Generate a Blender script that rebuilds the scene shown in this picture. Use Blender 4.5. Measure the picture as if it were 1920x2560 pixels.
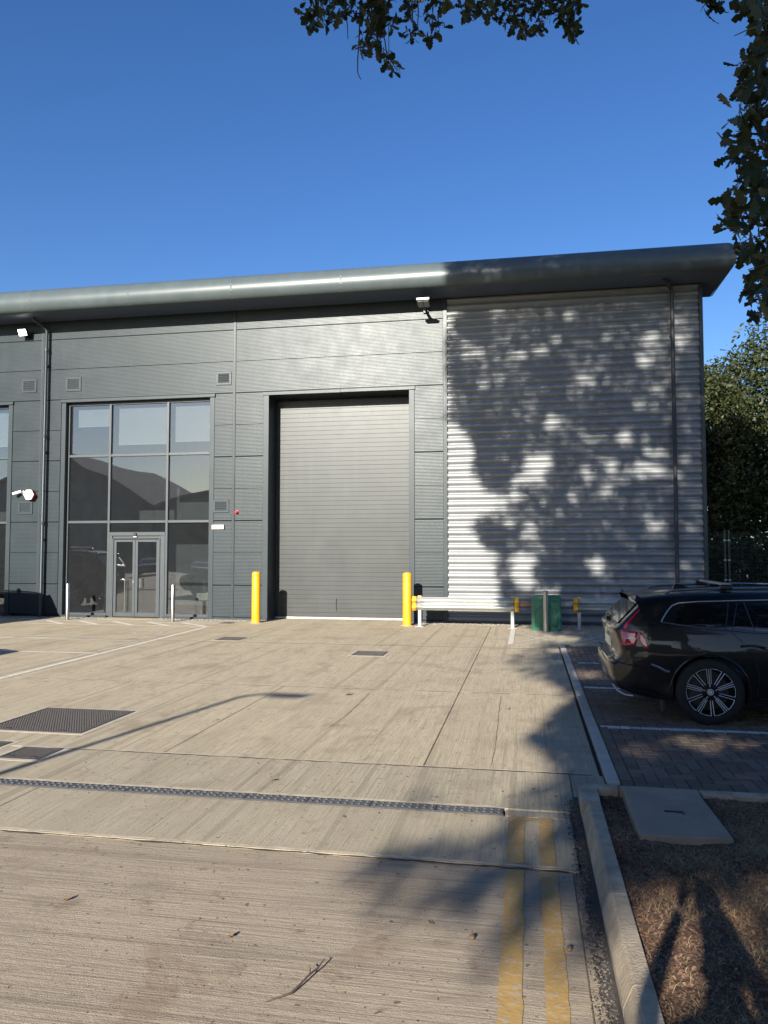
import bpy, bmesh, math, random
import numpy as np
from mathutils import Vector, Matrix
random.seed(11); RNG = np.random.default_rng(11)
for o in list(bpy.data.objects): bpy.data.objects.remove(o)
S = bpy.context.scene
COL = S.collection
R = math.radians

# ---------------------------------------------------------------- camera
cam = bpy.data.cameras.new('camera'); camo = bpy.data.objects.new('camera', cam); COL.objects.link(camo)
cam.sensor_fit = 'VERTICAL'; cam.sensor_height = 36.0; cam.lens = 36.0*1930/2560
cam.clip_start = 0.05; cam.clip_end = 2000
YAW = math.atan(358/1930); PIT = math.atan(101/1930)
camo.location = (0, 0, 1.75); camo.rotation_euler = (R(90)+PIT, 0, YAW)
S.camera = camo
# ---------------------------------------------------------------- sky, sun, exposure
SX, SZ = 0.20, 0.402                       # light travels (SX, 1, -SZ)
w = bpy.data.worlds.new('World'); S.world = w; w.use_nodes = True
nt = w.node_tree; bg = nt.nodes['Background']
sky = nt.nodes.new('ShaderNodeTexSky'); sky.sky_type = 'NISHITA'; sky.sun_disc = False
sky.sun_elevation = math.atan(SZ/math.hypot(SX, 1)); sky.sun_rotation = math.pi+math.atan(SX)
sky.altitude = 0; sky.air_density = 1.0; sky.dust_density = 0.5; sky.ozone_density = 3.0
hs = nt.nodes.new('ShaderNodeHueSaturation'); hs.inputs['Saturation'].default_value = 1.24; hs.inputs['Hue'].default_value = 0.512; nt.links.new(sky.outputs[0], hs.inputs['Color']); nt.links.new(hs.outputs[0], bg.inputs[0]); bg.inputs[1].default_value = 0.074
sun = bpy.data.lights.new('sun', 'SUN'); suno = bpy.data.objects.new('sun', sun); COL.objects.link(suno)
sun.energy = 5.0; sun.angle = R(0.53); sun.color = (1.0, 0.925, 0.82)
suno.rotation_euler = Vector((SX, 1, -SZ)).to_track_quat('-Z', 'Y').to_euler()
suno.location = (-6, -30, 14)
S.view_settings.view_transform = 'Standard'; S.view_settings.look = 'None'
S.view_settings.exposure = 1.15; S.view_settings.gamma = 1.0
S.render.engine = 'CYCLES'
S.cycles.max_bounces = 8; S.cycles.transparent_max_bounces = 12; S.cycles.caustics_reflective = False; S.cycles.caustics_refractive = False

# ---------------------------------------------------------------- helpers
def link(o, parent=None):
    COL.objects.link(o)
    if parent: o.parent = parent
    return o
def tag(o, label=None, cat=None, group=None, kind=None):
    if label: o['label'] = label
    if cat: o['category'] = cat
    if group: o['group'] = group
    if kind: o['kind'] = kind
    return o
def empty(name, loc=(0,0,0), rz=0, label=None, cat=None, group=None):
    o = bpy.data.objects.new(name, None); o.empty_display_size = .1
    o.location = loc; o.rotation_euler = (0,0,rz); link(o)
    return tag(o, label, cat, group)
def copy_tree(o, parent=None):
    c = o.copy(); COL.objects.link(c)
    if parent: c.parent = parent
    for ch in list(o.children): copy_tree(ch, c)
    return c
class MB:
    def __init__(s): s.v = []; s.f = []
    def add(s, v, f):
        n = len(s.v); s.v += [tuple(p) for p in v]; s.f += [tuple(i+n for i in q) for q in f]; return s
    def box(s, x0, x1, y0, y1, z0, z1, c=0):
        if c <= 0:
            v = [(x,y,z) for x in (x0,x1) for y in (y0,y1) for z in (z0,z1)]
            return s.add(v, [(0,1,3,2),(4,6,7,5),(0,4,5,1),(2,3,7,6),(0,2,6,4),(1,5,7,3)])
        bm = bmesh.new(); bmesh.ops.create_cube(bm, size=1)
        for q in bm.verts: q.co = ((x0+x1)/2+q.co.x*(x1-x0), (y0+y1)/2+q.co.y*(y1-y0), (z0+z1)/2+q.co.z*(z1-z0))
        bmesh.ops.bevel(bm, geom=list(bm.edges), offset=c, segments=1, affect='EDGES')
        bm.verts.index_update()
        s.add([q.co[:] for q in bm.verts], [[q.index for q in f.verts] for f in bm.faces]); bm.free(); return s
    def tube(s, pts, r, n=10, cap=True):
        pts = [Vector(p) for p in pts]; m = len(pts)
        rr = r if isinstance(r, (list, tuple)) else [r]*m
        vs = []; prev = None
        for i, p in enumerate(pts):
            d = (pts[min(i+1, m-1)]-pts[max(i-1, 0)]).normalized()
            if prev is None:
                a = Vector((0,0,1)) if abs(d.z) < .9 else Vector((1,0,0)); u = d.cross(a).normalized()
            else: u = (prev-d*prev.dot(d)).normalized()
            prev = u; k = d.cross(u)
            for j in range(n):
                t = 2*math.pi*j/n; vs.append(p+(u*math.cos(t)+k*math.sin(t))*rr[i])
        fs = [(i*n+j, i*n+(j+1)%n, (i+1)*n+(j+1)%n, (i+1)*n+j) for i in range(m-1) for j in range(n)]
        if cap: fs += [tuple(range(n-1,-1,-1)), tuple((m-1)*n+j for j in range(n))]
        return s.add(vs, fs)
    def cyl(s, x, y, z0, z1, r, n=24, dome=0):
        pts = [(x,y,z0),(x,y,z1)]; rr = [r, r]
        if dome: pts = [(x,y,z0),(x,y,z1-dome),(x,y,z1-dome*.45),(x,y,z1-dome*.1),(x,y,z1)]; rr = [r,r,r*.9,r*.55,r*.12]
        return s.tube(pts, rr, n)
    def prism(s, poly, axis, a, b):
        """extrude a 2-D polygon along axis from a to b; poly in the other two axes (in xyz order)"""
        n = len(poly); vs = []
        for t in (a, b):
            for p in poly:
                q = list(p); q.insert('xyz'.index(axis), t); vs.append(q)
        fs = [(i, (i+1)%n, n+(i+1)%n, n+i) for i in range(n)]
        return s.add(vs, fs+[tuple(range(n-1,-1,-1)), tuple(range(n, 2*n))])
    def sheet(s, rows):
        m = len(rows[0]); vs = [p for r in rows for p in r]
        return s.add(vs, [(i*m+j, i*m+j+1, (i+1)*m+j+1, (i+1)*m+j) for i in range(len(rows)-1) for j in range(m-1)])
    def build(s, name, mat, parent=None, smooth=False, ang=35, flip=True):
        me = bpy.data.meshes.new(name); me.from_pydata(s.v, [], s.f)
        if flip:
            bm = bmesh.new(); bm.from_mesh(me); bmesh.ops.recalc_face_normals(bm, faces=bm.faces); bm.to_mesh(me); bm.free()
        if mat: me.materials.append(mat)
        if smooth: me.shade_smooth(); me.set_sharp_from_angle(angle=R(ang))
        return link(bpy.data.objects.new(name, me), parent)
def np_mesh(name, v, f, mat, parent=None, smooth=False):
    v = np.asarray(v, np.float32).reshape(-1, 3); f = np.asarray(f, np.int32); k = f.shape[1]
    me = bpy.data.meshes.new(name); me.vertices.add(len(v)); me.vertices.foreach_set('co', v.ravel())
    me.loops.add(f.size); me.loops.foreach_set('vertex_index', f.ravel())
    me.polygons.add(len(f)); me.polygons.foreach_set('loop_start', np.arange(len(f), dtype=np.int32)*k)
    me.update(); me.validate(); me.materials.append(mat)
    if smooth: me.shade_smooth()
    return link(bpy.data.objects.new(name, me), parent)
def box(name, mat, x0, x1, y0, y1, z0, z1, parent=None, c=0): return MB().box(x0,x1,y0,y1,z0,z1,c).build(name, mat, parent)

# ---------------------------------------------------------------- materials
class NT:
    def __init__(s, name):
        s.m = bpy.data.materials.new(name); s.m.use_nodes = True; s.t = s.m.node_tree
        s.p = s.t.nodes['Principled BSDF']; s.out = s.t.nodes['Material Output']; s._pos = None
    def n(s, typ, **kw):
        q = s.t.nodes.new('ShaderNode'+typ)
        for k, v in kw.items(): setattr(q, k, v)
        return q
    def l(s, a, b): s.t.links.new(a, b)
    def pos(s):
        if not s._pos: s._pos = s.n('NewGeometry').outputs['Position']
        return s._pos
    def noise(s, scale, detail=4, rough=.55, stretch=None, co=None, dist=0):
        co = co or s.pos()
        if stretch:
            mp = s.n('Mapping'); mp.inputs['Scale'].default_value = stretch; s.l(co, mp.inputs[0]); co = mp.outputs[0]
        q = s.n('TexNoise'); q.inputs['Scale'].default_value = scale; q.inputs['Detail'].default_value = detail
        q.inputs['Roughness'].default_value = rough; q.inputs['Distortion'].default_value = dist
        s.l(co, q.inputs['Vector']); return q.outputs['Fac']
    def ramp(s, fac, a, b, ca=(0,0,0), cb=(1,1,1)):
        q = s.n('ValToRGB'); e = q.color_ramp.elements
        e[0].position = a; e[1].position = b; e[0].color = (*ca, 1); e[1].color = (*cb, 1)
        s.l(fac, q.inputs[0]); return q.outputs[0]
    def mix(s, fac, a, b, mode='MIX'):
        q = s.n('Mix', data_type='RGBA', blend_type=mode)
        for v, i in ((fac, 0), (a, 6), (b, 7)):
            if isinstance(v, (int, float)): q.inputs[i].default_value = v
            elif isinstance(v, tuple): q.inputs[i].default_value = (*v, 1)
            else: s.l(v, q.inputs[i])
        return q.outputs[2]
    def math(s, op, a, b=0.0, c=None):
        q = s.n('Math', operation=op)
        for i, v in enumerate((a, b) if c is None else (a, b, c)):
            if isinstance(v, (int, float)): q.inputs[i].default_value = v
            else: s.l(v, q.inputs[i])
        return q.outputs[0]
    def bump(s, h, dist, strength=1.0, prev=None):
        q = s.n('Bump'); q.inputs['Distance'].default_value = dist; q.inputs['Strength'].default_value = strength
        s.l(h, q.inputs['Height'])
        if prev: s.l(prev, q.inputs['Normal'])
        return q.outputs[0]
    def set(s, **kw):
        for k, v in kw.items():
            i = s.p.inputs[{'base':'Base Color','rough':'Roughness','metal':'Metallic','spec':'Specular IOR Level','coat':'Coat Weight','crough':'Coat Roughness','normal':'Normal','alpha':'Alpha','ior':'IOR'}[k]]
            if isinstance(v, (int, float)): i.default_value = v
            elif isinstance(v, tuple): i.default_value = (*v, 1)
            else: s.l(v, i)
        return s
def simple(name, base, rough=.6, metal=0, spec=.5, coat=0, vary=.12, vs=6, bump=0, bs=60):
    t = NT(name); nz = t.noise(vs, 5)
    lo = tuple(c*(1-vary) for c in base); hi = tuple(min(1, c*(1+vary)) for c in base)
    t.set(base=t.ramp(nz, .3, .7, lo, hi), rough=rough, metal=metal, spec=spec, coat=coat)
    if bump: t.set(normal=t.bump(t.noise(bs, 3), bump))
    return t.m
def panel_mat(name, base, rough, rib=0.036, ribd=.0012, metal=0.0, spec=.5):
    t = NT(name); z = t.noise(1.1, 4, .6); st = t.noise(2.2, 4, .6, (3.0, 3.0, .25))
    c = t.mix(t.ramp(z, .3, .7), tuple(b*.9 for b in base), tuple(b*1.1 for b in base))
    c = t.mix(t.math('MULTIPLY', t.ramp(st, .52, .75), .25), c, tuple(b*1.35+.012 for b in base))
    t.set(base=c, metal=metal, spec=spec, rough=t.math('MULTIPLY_ADD', t.noise(3, 3), .12, rough-.06))
    h = None
    if rib:
        wv = t.n('TexWave', wave_type='BANDS', bands_direction='Z', wave_profile='SIN')
        wv.inputs['Scale'].default_value = 2*math.pi/(20*rib); wv.inputs['Distortion'].default_value = 0
        t.l(t.pos(), wv.inputs[0]); h = t.bump(wv.outputs['Fac'], ribd)
    h = t.bump(t.noise(.9, 2), .0022, 1, h)
    t.p.inputs['Specular Tint'].default_value = (.96, 1.0, 1.0, 1)
    t.set(normal=h); return t.m
M = {}
M['panel'] = panel_mat('grey microrib panel', (.0225,.0315,.0365), .37, spec=.29)
M['roofdark'] = simple('dark matt roof', (.16,.17,.18), 1.0, spec=.05)
M['skin'] = simple('skin', (.45,.27,.19), .5, vary=.05)
M['jacket'] = simple('navy jacket', (.02,.025,.04), .85)
M['jeans'] = simple('blue jeans', (.05,.06,.09), .9)
M['hair'] = simple('brown hair', (.03,.02,.012), .6)
M['trim'] = panel_mat('grey flashing', (.031,.041,.047), .38, rib=0, spec=.32)
M['frame'] = simple('grey window frame', (.046,.057,.063), .4, vary=.06)
M['corr'] = panel_mat('silver corrugated sheet', (.215,.225,.23), .38, rib=0, metal=.1, spec=.6)
M['eave'] = panel_mat('silver eave fascia', (.074,.094,.098), .36, rib=0, metal=.0, spec=.42)
M['soffit'] = simple('dark soffit', (.085,.11,.155), .5, vary=.05)
M['dark'] = simple('dark lining', (.03,.033,.036), .6)
M['slat'] = panel_mat('roller slat', (.046,.049,.0485), .37, rib=0, spec=.39)
M['seal'] = simple('pale bottom bar', (.62,.60,.54), .5)
M['gasket'] = simple('black gasket', (.012,.012,.013), .6)
M['galv'] = panel_mat('galvanised steel', (.40,.42,.40), .42, rib=0, metal=.45)
M['steel'] = simple('brushed stainless', (.42,.41,.38), .3, metal=1, vary=.06)
M['yellow'] = simple('yellow plastic sleeve', (.80,.37,.006), .42, vary=.07, vs=4)
t = NT('yellow plastic sleeve'); sc_ = t.noise(1.0, 5, .7, (30, 30, 4)); dn = t.noise(9, 5, .65)
c_ = t.mix(t.ramp(dn, .3, .7), (.74,.31,.005), (.84,.37,.007)); c_ = t.mix(t.math('MULTIPLY', t.ramp(sc_, .60, .72), .45), c_, (.36,.22,.06)); c_ = t.mix(t.math('MULTIPLY', t.ramp(t.noise(26, 4), .66, .72), .6), c_, (.18,.13,.07))
t.set(base=c_, rough=.45); M['yellow'] = t.m
M['ycap'] = simple('yellow end cap', (.72,.40,.03), .5, vary=.2, vs=20)
M['green'] = simple('green plastic', (.028,.15,.085), .38, vary=.12, vs=3)
M['greenpaint'] = simple('dark green fence paint', (.012,.04,.028), .45)
M['cream'] = simple('cream plastic', (.80,.76,.60), .45, vary=.03)
M['white'] = simple('white plastic', (.75,.76,.77), .4, vary=.03)
M['red'] = simple('red plastic', (.45,.015,.04), .4)
M['black'] = simple('black plastic', (.012,.012,.013), .45)
M['copper'] = simple('copper pipe', (.48,.20,.10), .4, metal=.8)
M['iron'] = simple('cast iron', (.052,.046,.043), .62, vary=.35, vs=30, bump=.002, bs=90)
M['irongr'] = simple('grey cast grating', (.075,.08,.082), .6, vary=.3, vs=25, bump=.002)
M['blind'] = simple('roller blind fabric', (.62,.62,.58), .8, vary=.04)
M['inner'] = simple('interior wall', (.20,.20,.19), .8)
M['ifloor'] = simple('interior floor', (.07,.07,.07), .5)
M['wood'] = simple('twig bark', (.09,.06,.042), .85, vary=.3, vs=30, bump=.003)
M['bark'] = simple('oak bark', (.10,.078,.06), .9, vary=.4, vs=9, bump=.02, bs=12)

def glass_mat(name, tint, refl, wav=0.0):
    t = NT(name); t.t.nodes.remove(t.p)
    g = t.n('BsdfGlossy'); g.inputs['Roughness'].default_value = .012; g.inputs['Color'].default_value = (.95,.97,1,1)
    tr = t.n('BsdfTransparent'); tr.inputs['Color'].default_value = (*tint, 1)
    fr = t.n('Fresnel'); fr.inputs['IOR'].default_value = 1.5
    f = t.math('MULTIPLY_ADD', fr.outputs[0], 1.0, refl)
    if wav:
        b = t.bump(t.noise(.42, 1, .4), wav); t.l(b, g.inputs['Normal'])
    mx = t.n('MixShader'); t.l(f, mx.inputs[0]); t.l(tr.outputs[0], mx.inputs[1]); t.l(g.outputs[0], mx.inputs[2])
    df = t.n('BsdfDiffuse'); df.inputs[0].default_value = (.62,.66,.70,1); m2 = t.n('MixShader')
    t.l(t.math('MULTIPLY_ADD', t.noise(3.0, 4), .012, .009), m2.inputs[0]); t.l(mx.outputs[0], m2.inputs[1]); t.l(df.outputs[0], m2.inputs[2])
    t.l(m2.outputs[0], t.out.inputs[0]); return t.m
M['glass'] = glass_mat('tinted window glass', (.60,.63,.64), .085, .016)

def concrete(name, light, dark, axis, fine=1.0, stains=.6, edge=1.0):
    t = NT(name)
    s1 = (95, 2.2, 8) if axis == 'y' else (1.8, 80, 8)
    s2 = (11, .22, 3) if axis == 'y' else (.22, 11, 3)
    b1 = t.noise(1.0, 5, .65, s1, dist=.15); b2 = t.noise(1.0, 4, .6, s2)
    sp = t.noise(140, 3, .7); big = t.noise(.55, 4, .6); mid = t.noise(3.2, 5, .65)
    c = t.mix(t.ramp(mid, .25, .75), dark, light)
    c = t.mix(t.math('MULTIPLY', t.ramp(big, .35, .7), .45), c, tuple((a+b)*.5*.92 for a, b in zip(light, dark)))
    c = t.mix(t.math('MULTIPLY', t.ramp(b1, .51, .38), .66*fine), c, tuple(k*.5 for k in dark))
    c = t.mix(t.math('MULTIPLY', t.ramp(b2, .56, .66), .26*fine), c, tuple(k*.55 for k in dark))
    c = t.mix(t.math('MULTIPLY', t.ramp(sp, .40, .30), .5), c, tuple(k*.4 for k in dark))
    c = t.mix(t.math('MULTIPLY', t.ramp(sp, .64, .74), .35), c, tuple(min(1, k*1.35) for k in light))
    st = t.noise(1.7, 4, .6, (1, .55, 1) if axis == 'y' else (.55, 1, 1)); st2 = t.noise(5.5, 3, .6)
    c = t.mix(t.math('MULTIPLY', t.ramp(st, .545, .68), stains*.6), c, (.10,.075,.055))
    c = t.mix(t.math('MULTIPLY', t.ramp(st2, .60, .69), stains*.75), c, (.13,.085,.06))
    b3 = t.noise(1.0, 2, .5, (36, .42, 3) if axis == 'y' else (.5, 34, 3)); c = t.mix(t.math('MULTIPLY', t.ramp(b3, .545, .60), .34), c, tuple(k*.5 for k in dark)); c = t.mix(t.math('MULTIPLY', t.ramp(b3, .42, .36), .14), c, tuple(min(1, k*1.12) for k in light))
    ln = t.noise(1.0, 2, .5, (7.5, .10, 3) if axis == 'y' else (.10, 7.5, 3)); c = t.mix(t.math('MULTIPLY', t.ramp(ln, .615, .622), .5), c, tuple(k*.45 for k in dark))
    pt = t.noise(22, 2, .5); c = t.mix(t.math('MULTIPLY', t.ramp(pt, .68, .71), .8), c, (.06,.045,.035))
    ty = t.noise(1.0, 3, .55, (2.1, .09, 1) if axis == 'y' else (.35, .9, 1)); c = t.mix(t.math('MULTIPLY', t.ramp(ty, .50, .64), .34), c, tuple(k*.55 for k in dark))
    oi = t.n('ObjectInfo').outputs['Random']; c = t.mix(t.math('MULTIPLY', oi, .22), c, tuple(k*.72 for k in dark))
    blot = t.noise(1.15, 6, .72, dist=.6); c = t.mix(t.math('MULTIPLY', t.ramp(blot, .55, .63), .5*stains), c, (.20,.14,.095))
    t.set(base=c, rough=.88, spec=.3)
    h = t.bump(b1, .0042*fine); h = t.bump(sp, .003, 1, h); h = t.bump(t.noise(34, 4, .7), .003, 1, h)
    t.set(normal=h); return t.m
M['yard'] = concrete('brushed yard concrete', (.67,.575,.405), (.56,.475,.33), 'y')
M['yard2'] = concrete('greyer brushed concrete', (.57,.50,.36), (.48,.415,.295), 'y', .8, .5)
M['road'] = concrete('cross-brushed road concrete', (.55,.46,.335), (.43,.355,.26), 'x', 1.0, .9)
M['joint'] = simple('dark joint filler', (.05,.043,.036), .9, vary=.3, vs=12)
M['sealant'] = simple('pale joint sealant', (.42,.37,.29), .85, vary=.2, vs=14)
M['kerb'] = simple('concrete kerb', (.40,.325,.225), .9, vary=.3, vs=7, bump=.006, bs=70)
M['flushkerb'] = simple('pale flush kerb', (.48,.43,.35), .85, vary=.14, vs=6, bump=.003, bs=60)
M['slab'] = simple('smooth concrete cover', (.31,.24,.165), .8, vary=.16, vs=4, bump=.002, bs=50)
def block_mat(name, a, b):
    t = NT(name); ri = t.n('ObjectInfo').outputs['Random']; pi = t.n('NewGeometry').outputs['Random Per Island']
    rr = t.math('FRACT', t.math('ADD', ri, pi))
    c = t.mix(rr, a, b); c = t.mix(t.math('MULTIPLY', t.ramp(t.noise(60, 4), .55, .7), .4), c, tuple(k*.5 for k in a))
    c = t.mix(t.math('MULTIPLY', t.ramp(t.noise(2.3, 4), .5, .75), .35), c, (.15,.12,.09))
    t.set(base=c, rough=.85, spec=.3, normal=t.bump(t.noise(80, 4), .003)); return t.m
M['block'] = block_mat('charcoal paving block', (.135,.10,.072), (.205,.16,.12))
M['wblock'] = block_mat('white paving block', (.50,.50,.48), (.60,.60,.575))
def paint_mat(name, base, under, wear):
    t = NT(name); n1 = t.noise(26, 5, .7); n2 = t.noise(1.0, 5, .7, (9, 22, 5))
    f = t.math('ADD', t.math('MULTIPLY', n1, .6), t.math('MULTIPLY', n2, .4))
    c = t.mix(t.ramp(t.noise(7, 4), .3, .7), tuple(k*.8 for k in base), base)
    c = t.mix(t.ramp(f, wear, wear+.1), c, under)
    t.set(base=c, rough=.75, normal=t.bump(n1, .004)); return t.m
M['yline'] = paint_mat('worn yellow road paint', (.40,.255,.085), (.36,.29,.20), .505)
M['wline'] = paint_mat('worn white road paint', (.66,.62,.53), (.42,.375,.30), .60)
M['wfaint'] = paint_mat('faint white road paint', (.52,.49,.42), (.42,.375,.30), .50)
def leaf_mat(name, a, b, trans=.25, rough=.5):
    t = NT(name); pi = t.n('NewGeometry').outputs['Random Per Island']
    c = t.mix(pi, a, b); t.set(base=c, rough=rough, spec=.35)
    tl = t.n('BsdfTranslucent'); t.l(t.mix(.5, c, (.16,.20,.02)), tl.inputs[0])
    mx = t.n('MixShader'); mx.inputs[0].default_value = trans
    t.l(t.p.outputs[0], mx.inputs[1]); t.l(tl.outputs[0], mx.inputs[2]); t.l(mx.outputs[0], t.out.inputs[0]); return t.m
M['oakleaf'] = leaf_mat('oak leaf', (.016,.028,.012), (.036,.052,.019), .08)
M['farleaf'] = leaf_mat('maple leaf', (.026,.038,.013), (.066,.076,.028), .2)
M['darkleaf'] = leaf_mat('dark undergrowth leaf', (.02,.034,.014), (.045,.06,.022), .15)
M['straw'] = leaf_mat('dry grass', (.24,.15,.075), (.50,.37,.20), .1, .7)
M['chip'] = leaf_mat('bark chippings', (.07,.04,.025), (.28,.17,.105), 0, .8)
M['grit'] = leaf_mat('dark grit', (.05,.042,.035), (.20,.175,.145), 0, .85)
M['deadleaf'] = leaf_mat('fallen brown leaf', (.10,.06,.03), (.22,.14,.07), .1, .7)
M['pebble'] = leaf_mat('gravel', (.16,.145,.12), (.48,.44,.37), 0, .85)
M['soil'] = simple('dry soil', (.12,.07,.043), .95, vary=.45, vs=14, bump=.02, bs=40)
M['grassground'] = simple('dry verge ground', (.10,.09,.05), .95, vary=.4, vs=2)
M['asphalt'] = simple('asphalt', (.06,.058,.055), .9, vary=.2, vs=3)

# ================================================================ SETTING
YF = 19.17
g = MB().box(-260, 260, -260, 260, -.5, -.16).build('ground', M['grassground']); tag(g, kind='structure')
g = MB().box(-40, .30, -70, 4.43, -.15, -.012).build('road', M['road']); tag(g, kind='structure')
# concrete road slab: visible bay laid as slabs with a joint to the yard
def slab(parent, mat, x0, x1, y0, y1, gap=.006, z=0.0):
    n = max(1, int((x1-x0)/.25)); rows = []
    o = MB().box(x0+gap, x1-gap, y0+gap, y1-gap, z-.12, z, .006).build('slab', mat, parent); return o
for a, b in ((-3.6, .235), (-9, -3.6), (-16, -9)):
    for c, d in ((.3, 4.44), (-5, .3)): slab(g, M['road'], a, b, c, d, .004)
yard = MB().box(-40, .62, 4.43, 20.5, -.16, -.035).build('concrete_yard', M['joint']); tag(yard, kind='structure')
XJ = [-16, -7.45, -5.3, -3.15, -.855, .545]
for a, b in ((-16, -8), (-8, -3.6), (-3.6, .27)): slab(yard, M['yard2'], a, b, 4.455, 5.295, .003)
for a, b in ((-16, -8), (-8, .31)): slab(yard, M['yard2'], a, b, 5.445, 6.365, .003)
slab(yard, M['yard2'], .309, .57, 5.70, 6.36, .003)
slab(yard, M['yard2'], -.168, .27, 5.30, 5.44, .004, -.004)
for r, (c, d) in enumerate(((6.365, 9.81), (9.81, 14.42), (14.42, 18.70))):
    xs = XJ if r == 0 else [-16, -7.45, -.855, .555]
    for i in range(len(xs)-1):
        if r == 2 and i == len(xs)-2: slab(yard, M['yard'], xs[i], 8.0, c+.6, d, .005); slab(yard, M['yard'], xs[i], .555, c, c+.6, .002)
        else: slab(yard, M['yard'], xs[i], xs[i+1], c, d, .0045 if i == len(xs)-2 else .003)
slab(yard, M['yard'], -6.62, -2.91, 18.70, 19.9, .003)       # door threshold apron
slab(yard, M['yard'], -11.15, -9.55, 18.70, 19.25, .003, .004)
slab(yard, M['yard'], -30, -16, 6.3, 18.7, .003)
# crumbled pale arrises along the joints, one strip for each joint
def arris(y, x0, x1, wd, seed, mat='sealant'):
    rng = random.Random(seed); m = MB(); x = x0
    top = []; bot = []
    while x < x1:
        top.append((x, y+wd*.5+rng.uniform(-.3, .4)*wd, .0045)); bot.append((x, y-wd*.5-rng.uniform(-.3, .4)*wd, .0045)); x += rng.uniform(.03, .09)
    m.sheet([bot, top]); m.build('joint_strip', M[mat], yard, flip=False)
arris(9.815, -9, .5, .03, 1); arris(14.42, -9, .3, .03, 2); arris(6.372, -4.2, .52, .022, 3); arris(4.475, -4, .25, .022, 4); arris(5.455, -5, -.2, .022, 5)
arris(4.432, -4, .23, .018, 6, 'joint'); arris(6.356, -4.2, .5, .012, 7, 'joint')

def crack(pts, wd=.0035):
    m = MB(); P_ = []
    for (a, b) in zip(pts[:-1], pts[1:]):
        for t_ in np.linspace(0, 1, 14)[:-1]: P_.append((a[0]+(b[0]-a[0])*t_+random.uniform(-.004,.004), a[1]+(b[1]-a[1])*t_))
    m.sheet([[(x-wd/2, y_, .0035) for x, y_ in P_], [(x+wd/2+random.uniform(-.002,.003), y_, .0035) for x, y_ in P_]]).build('crack', M['joint'], yard, flip=False)
crack([(-.335,9.6),(-.32,8.4),(-.30,7.2),(-.31,6.45)]); crack([(-1.95,9.5),(-1.93,8.2),(-1.98,7.4)], .003); crack([(-4.2,9.7),(-4.15,8.2),(-4.2,6.5)], .003); crack([(-6.3,14.3),(-6.2,12.0),(-6.25,10.2)], .0035); crack([(-4.9,18.3),(-4.85,14.6),(-4.8,10)], .0035); crack([(-2.0,18.5),(-1.98,15.6),(-2.02,14.6)], .0035)
crack([(.28,6.38),(.36,6.47),(.50,6.49)], .007)
# paved parking bays
bay = MB().box(.60, 12, 5.68, 15.0, -.12, -.012).build('parking_bays', M['joint']); tag(bay, kind='structure')
def bmesh_block(w, l, h=.05, c=.006):
    m = MB(); x, y = w/2, l/2
    m.add([(-x,-y,-h),(x,-y,-h),(x,y,-h),(-x,y,-h),(-x,-y,-c),(x,-y,-c),(x,y,-c),(-x,y,-c),(-x+c,-y+c,0),(x-c,-y+c,0),(x-c,y-c,0),(-x+c,y-c,0)],
          [(0,1,5,4),(1,2,6,5),(2,3,7,6),(3,0,4,7),(4,5,9,8),(5,6,10,9),(6,7,11,10),(7,4,8,11),(8,9,10,11)])
    return m
BW = .1; J = .006
def block_me(w, l, name, mat):
    m = bmesh_block(w-J, l-J); me = bpy.data.meshes.new(name); me.from_pydata(m.v, [], m.f); me.materials.append(mat); return me
meH = block_me(2*BW, BW, 'paving_block', M['block']); meV = block_me(BW, 2*BW, 'paving_block', M['block'])
meW = block_me(2*BW, BW, 'white_block', M['wblock']); meS = block_me(BW, BW, 'white_block', M['wblock']); meWh = block_me(BW*1.0, BW, 'paving_block', M['block'])
X0, Y0 = .78, 5.70
lines = (8.10, 10.40, 12.70)                 # rows of white blocks (lower edge)
cand = []
NX, NY = 60, 93
for i in range(-2, NX):
    for j in range(-2, NY):
        k = (i-j) % 4
        if k == 0: cells = ((i,j),(i+1,j)); me = meH
        elif k == 2: cells = ((i,j),(i,j-1)); me = meV
        else: continue
        ok = True
        for (a, b) in cells:
            if a < 0 or a >= NX or b < 0 or b >= NY: ok = False
            yy = Y0+b*BW+BW/2
            if any(l0 < yy < l0+BW for l0 in lines): ok = False
        if not ok:
            for (a, b) in cells:
                yy = Y0+b*BW+BW/2
                if 0 <= a < NX and 0 <= b < NY and not any(l0 < yy < l0+BW for l0 in lines): cand.append((X0+(a+.5)*BW, yy, meWh))
            continue
        cx = X0+sum(a+.5 for a, b in cells)/2*BW; cy = Y0+sum(b+.5 for a, b in cells)/2*BW
        cand.append((cx, cy, me))
for j in range(NY//2+1): cand.append((.73, Y0+j*.2+.1, meV))
def place(o, me, x, y, parent, rng=random): 
    q = bpy.data.objects.new(o, me); q.location = (x, y, rng.uniform(-.002, .002)); q.rotation_euler = (rng.uniform(-.008,.008), rng.uniform(-.008,.008), rng.uniform(-.008,.008)); return link(q, parent)
near = [c for c in cand if c[0] < .29*c[1]+.15 and c[1] < 8.2]; near.sort(key=lambda c: c[1])
rest = [c for c in cand if c not in near]
rest.sort(key=lambda c: (c[0] > .29*c[1]+.1, c[0] > 1.5, c[1]))
extra = max(0, 296-len(near)); pick = near[:296]+rest[:extra]
pset = set((round(c[0],3), round(c[1],3)) for c in pick)
for x, y, me in pick: place('paving_block', me, x, y, bay)
mj = MB()
for x, y, me in cand:
    if (round(x,3), round(y,3)) in pset: continue
    dz = random.uniform(-.002, .002)
    mj.add([(v.co.x+x, v.co.y+y, v.co.z+dz) for v in me.vertices], [tuple(p.vertices) for p in me.polygons])
o = mj.build('paving', M['block'], bay, flip=False); tag(o, kind='stuff')
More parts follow.
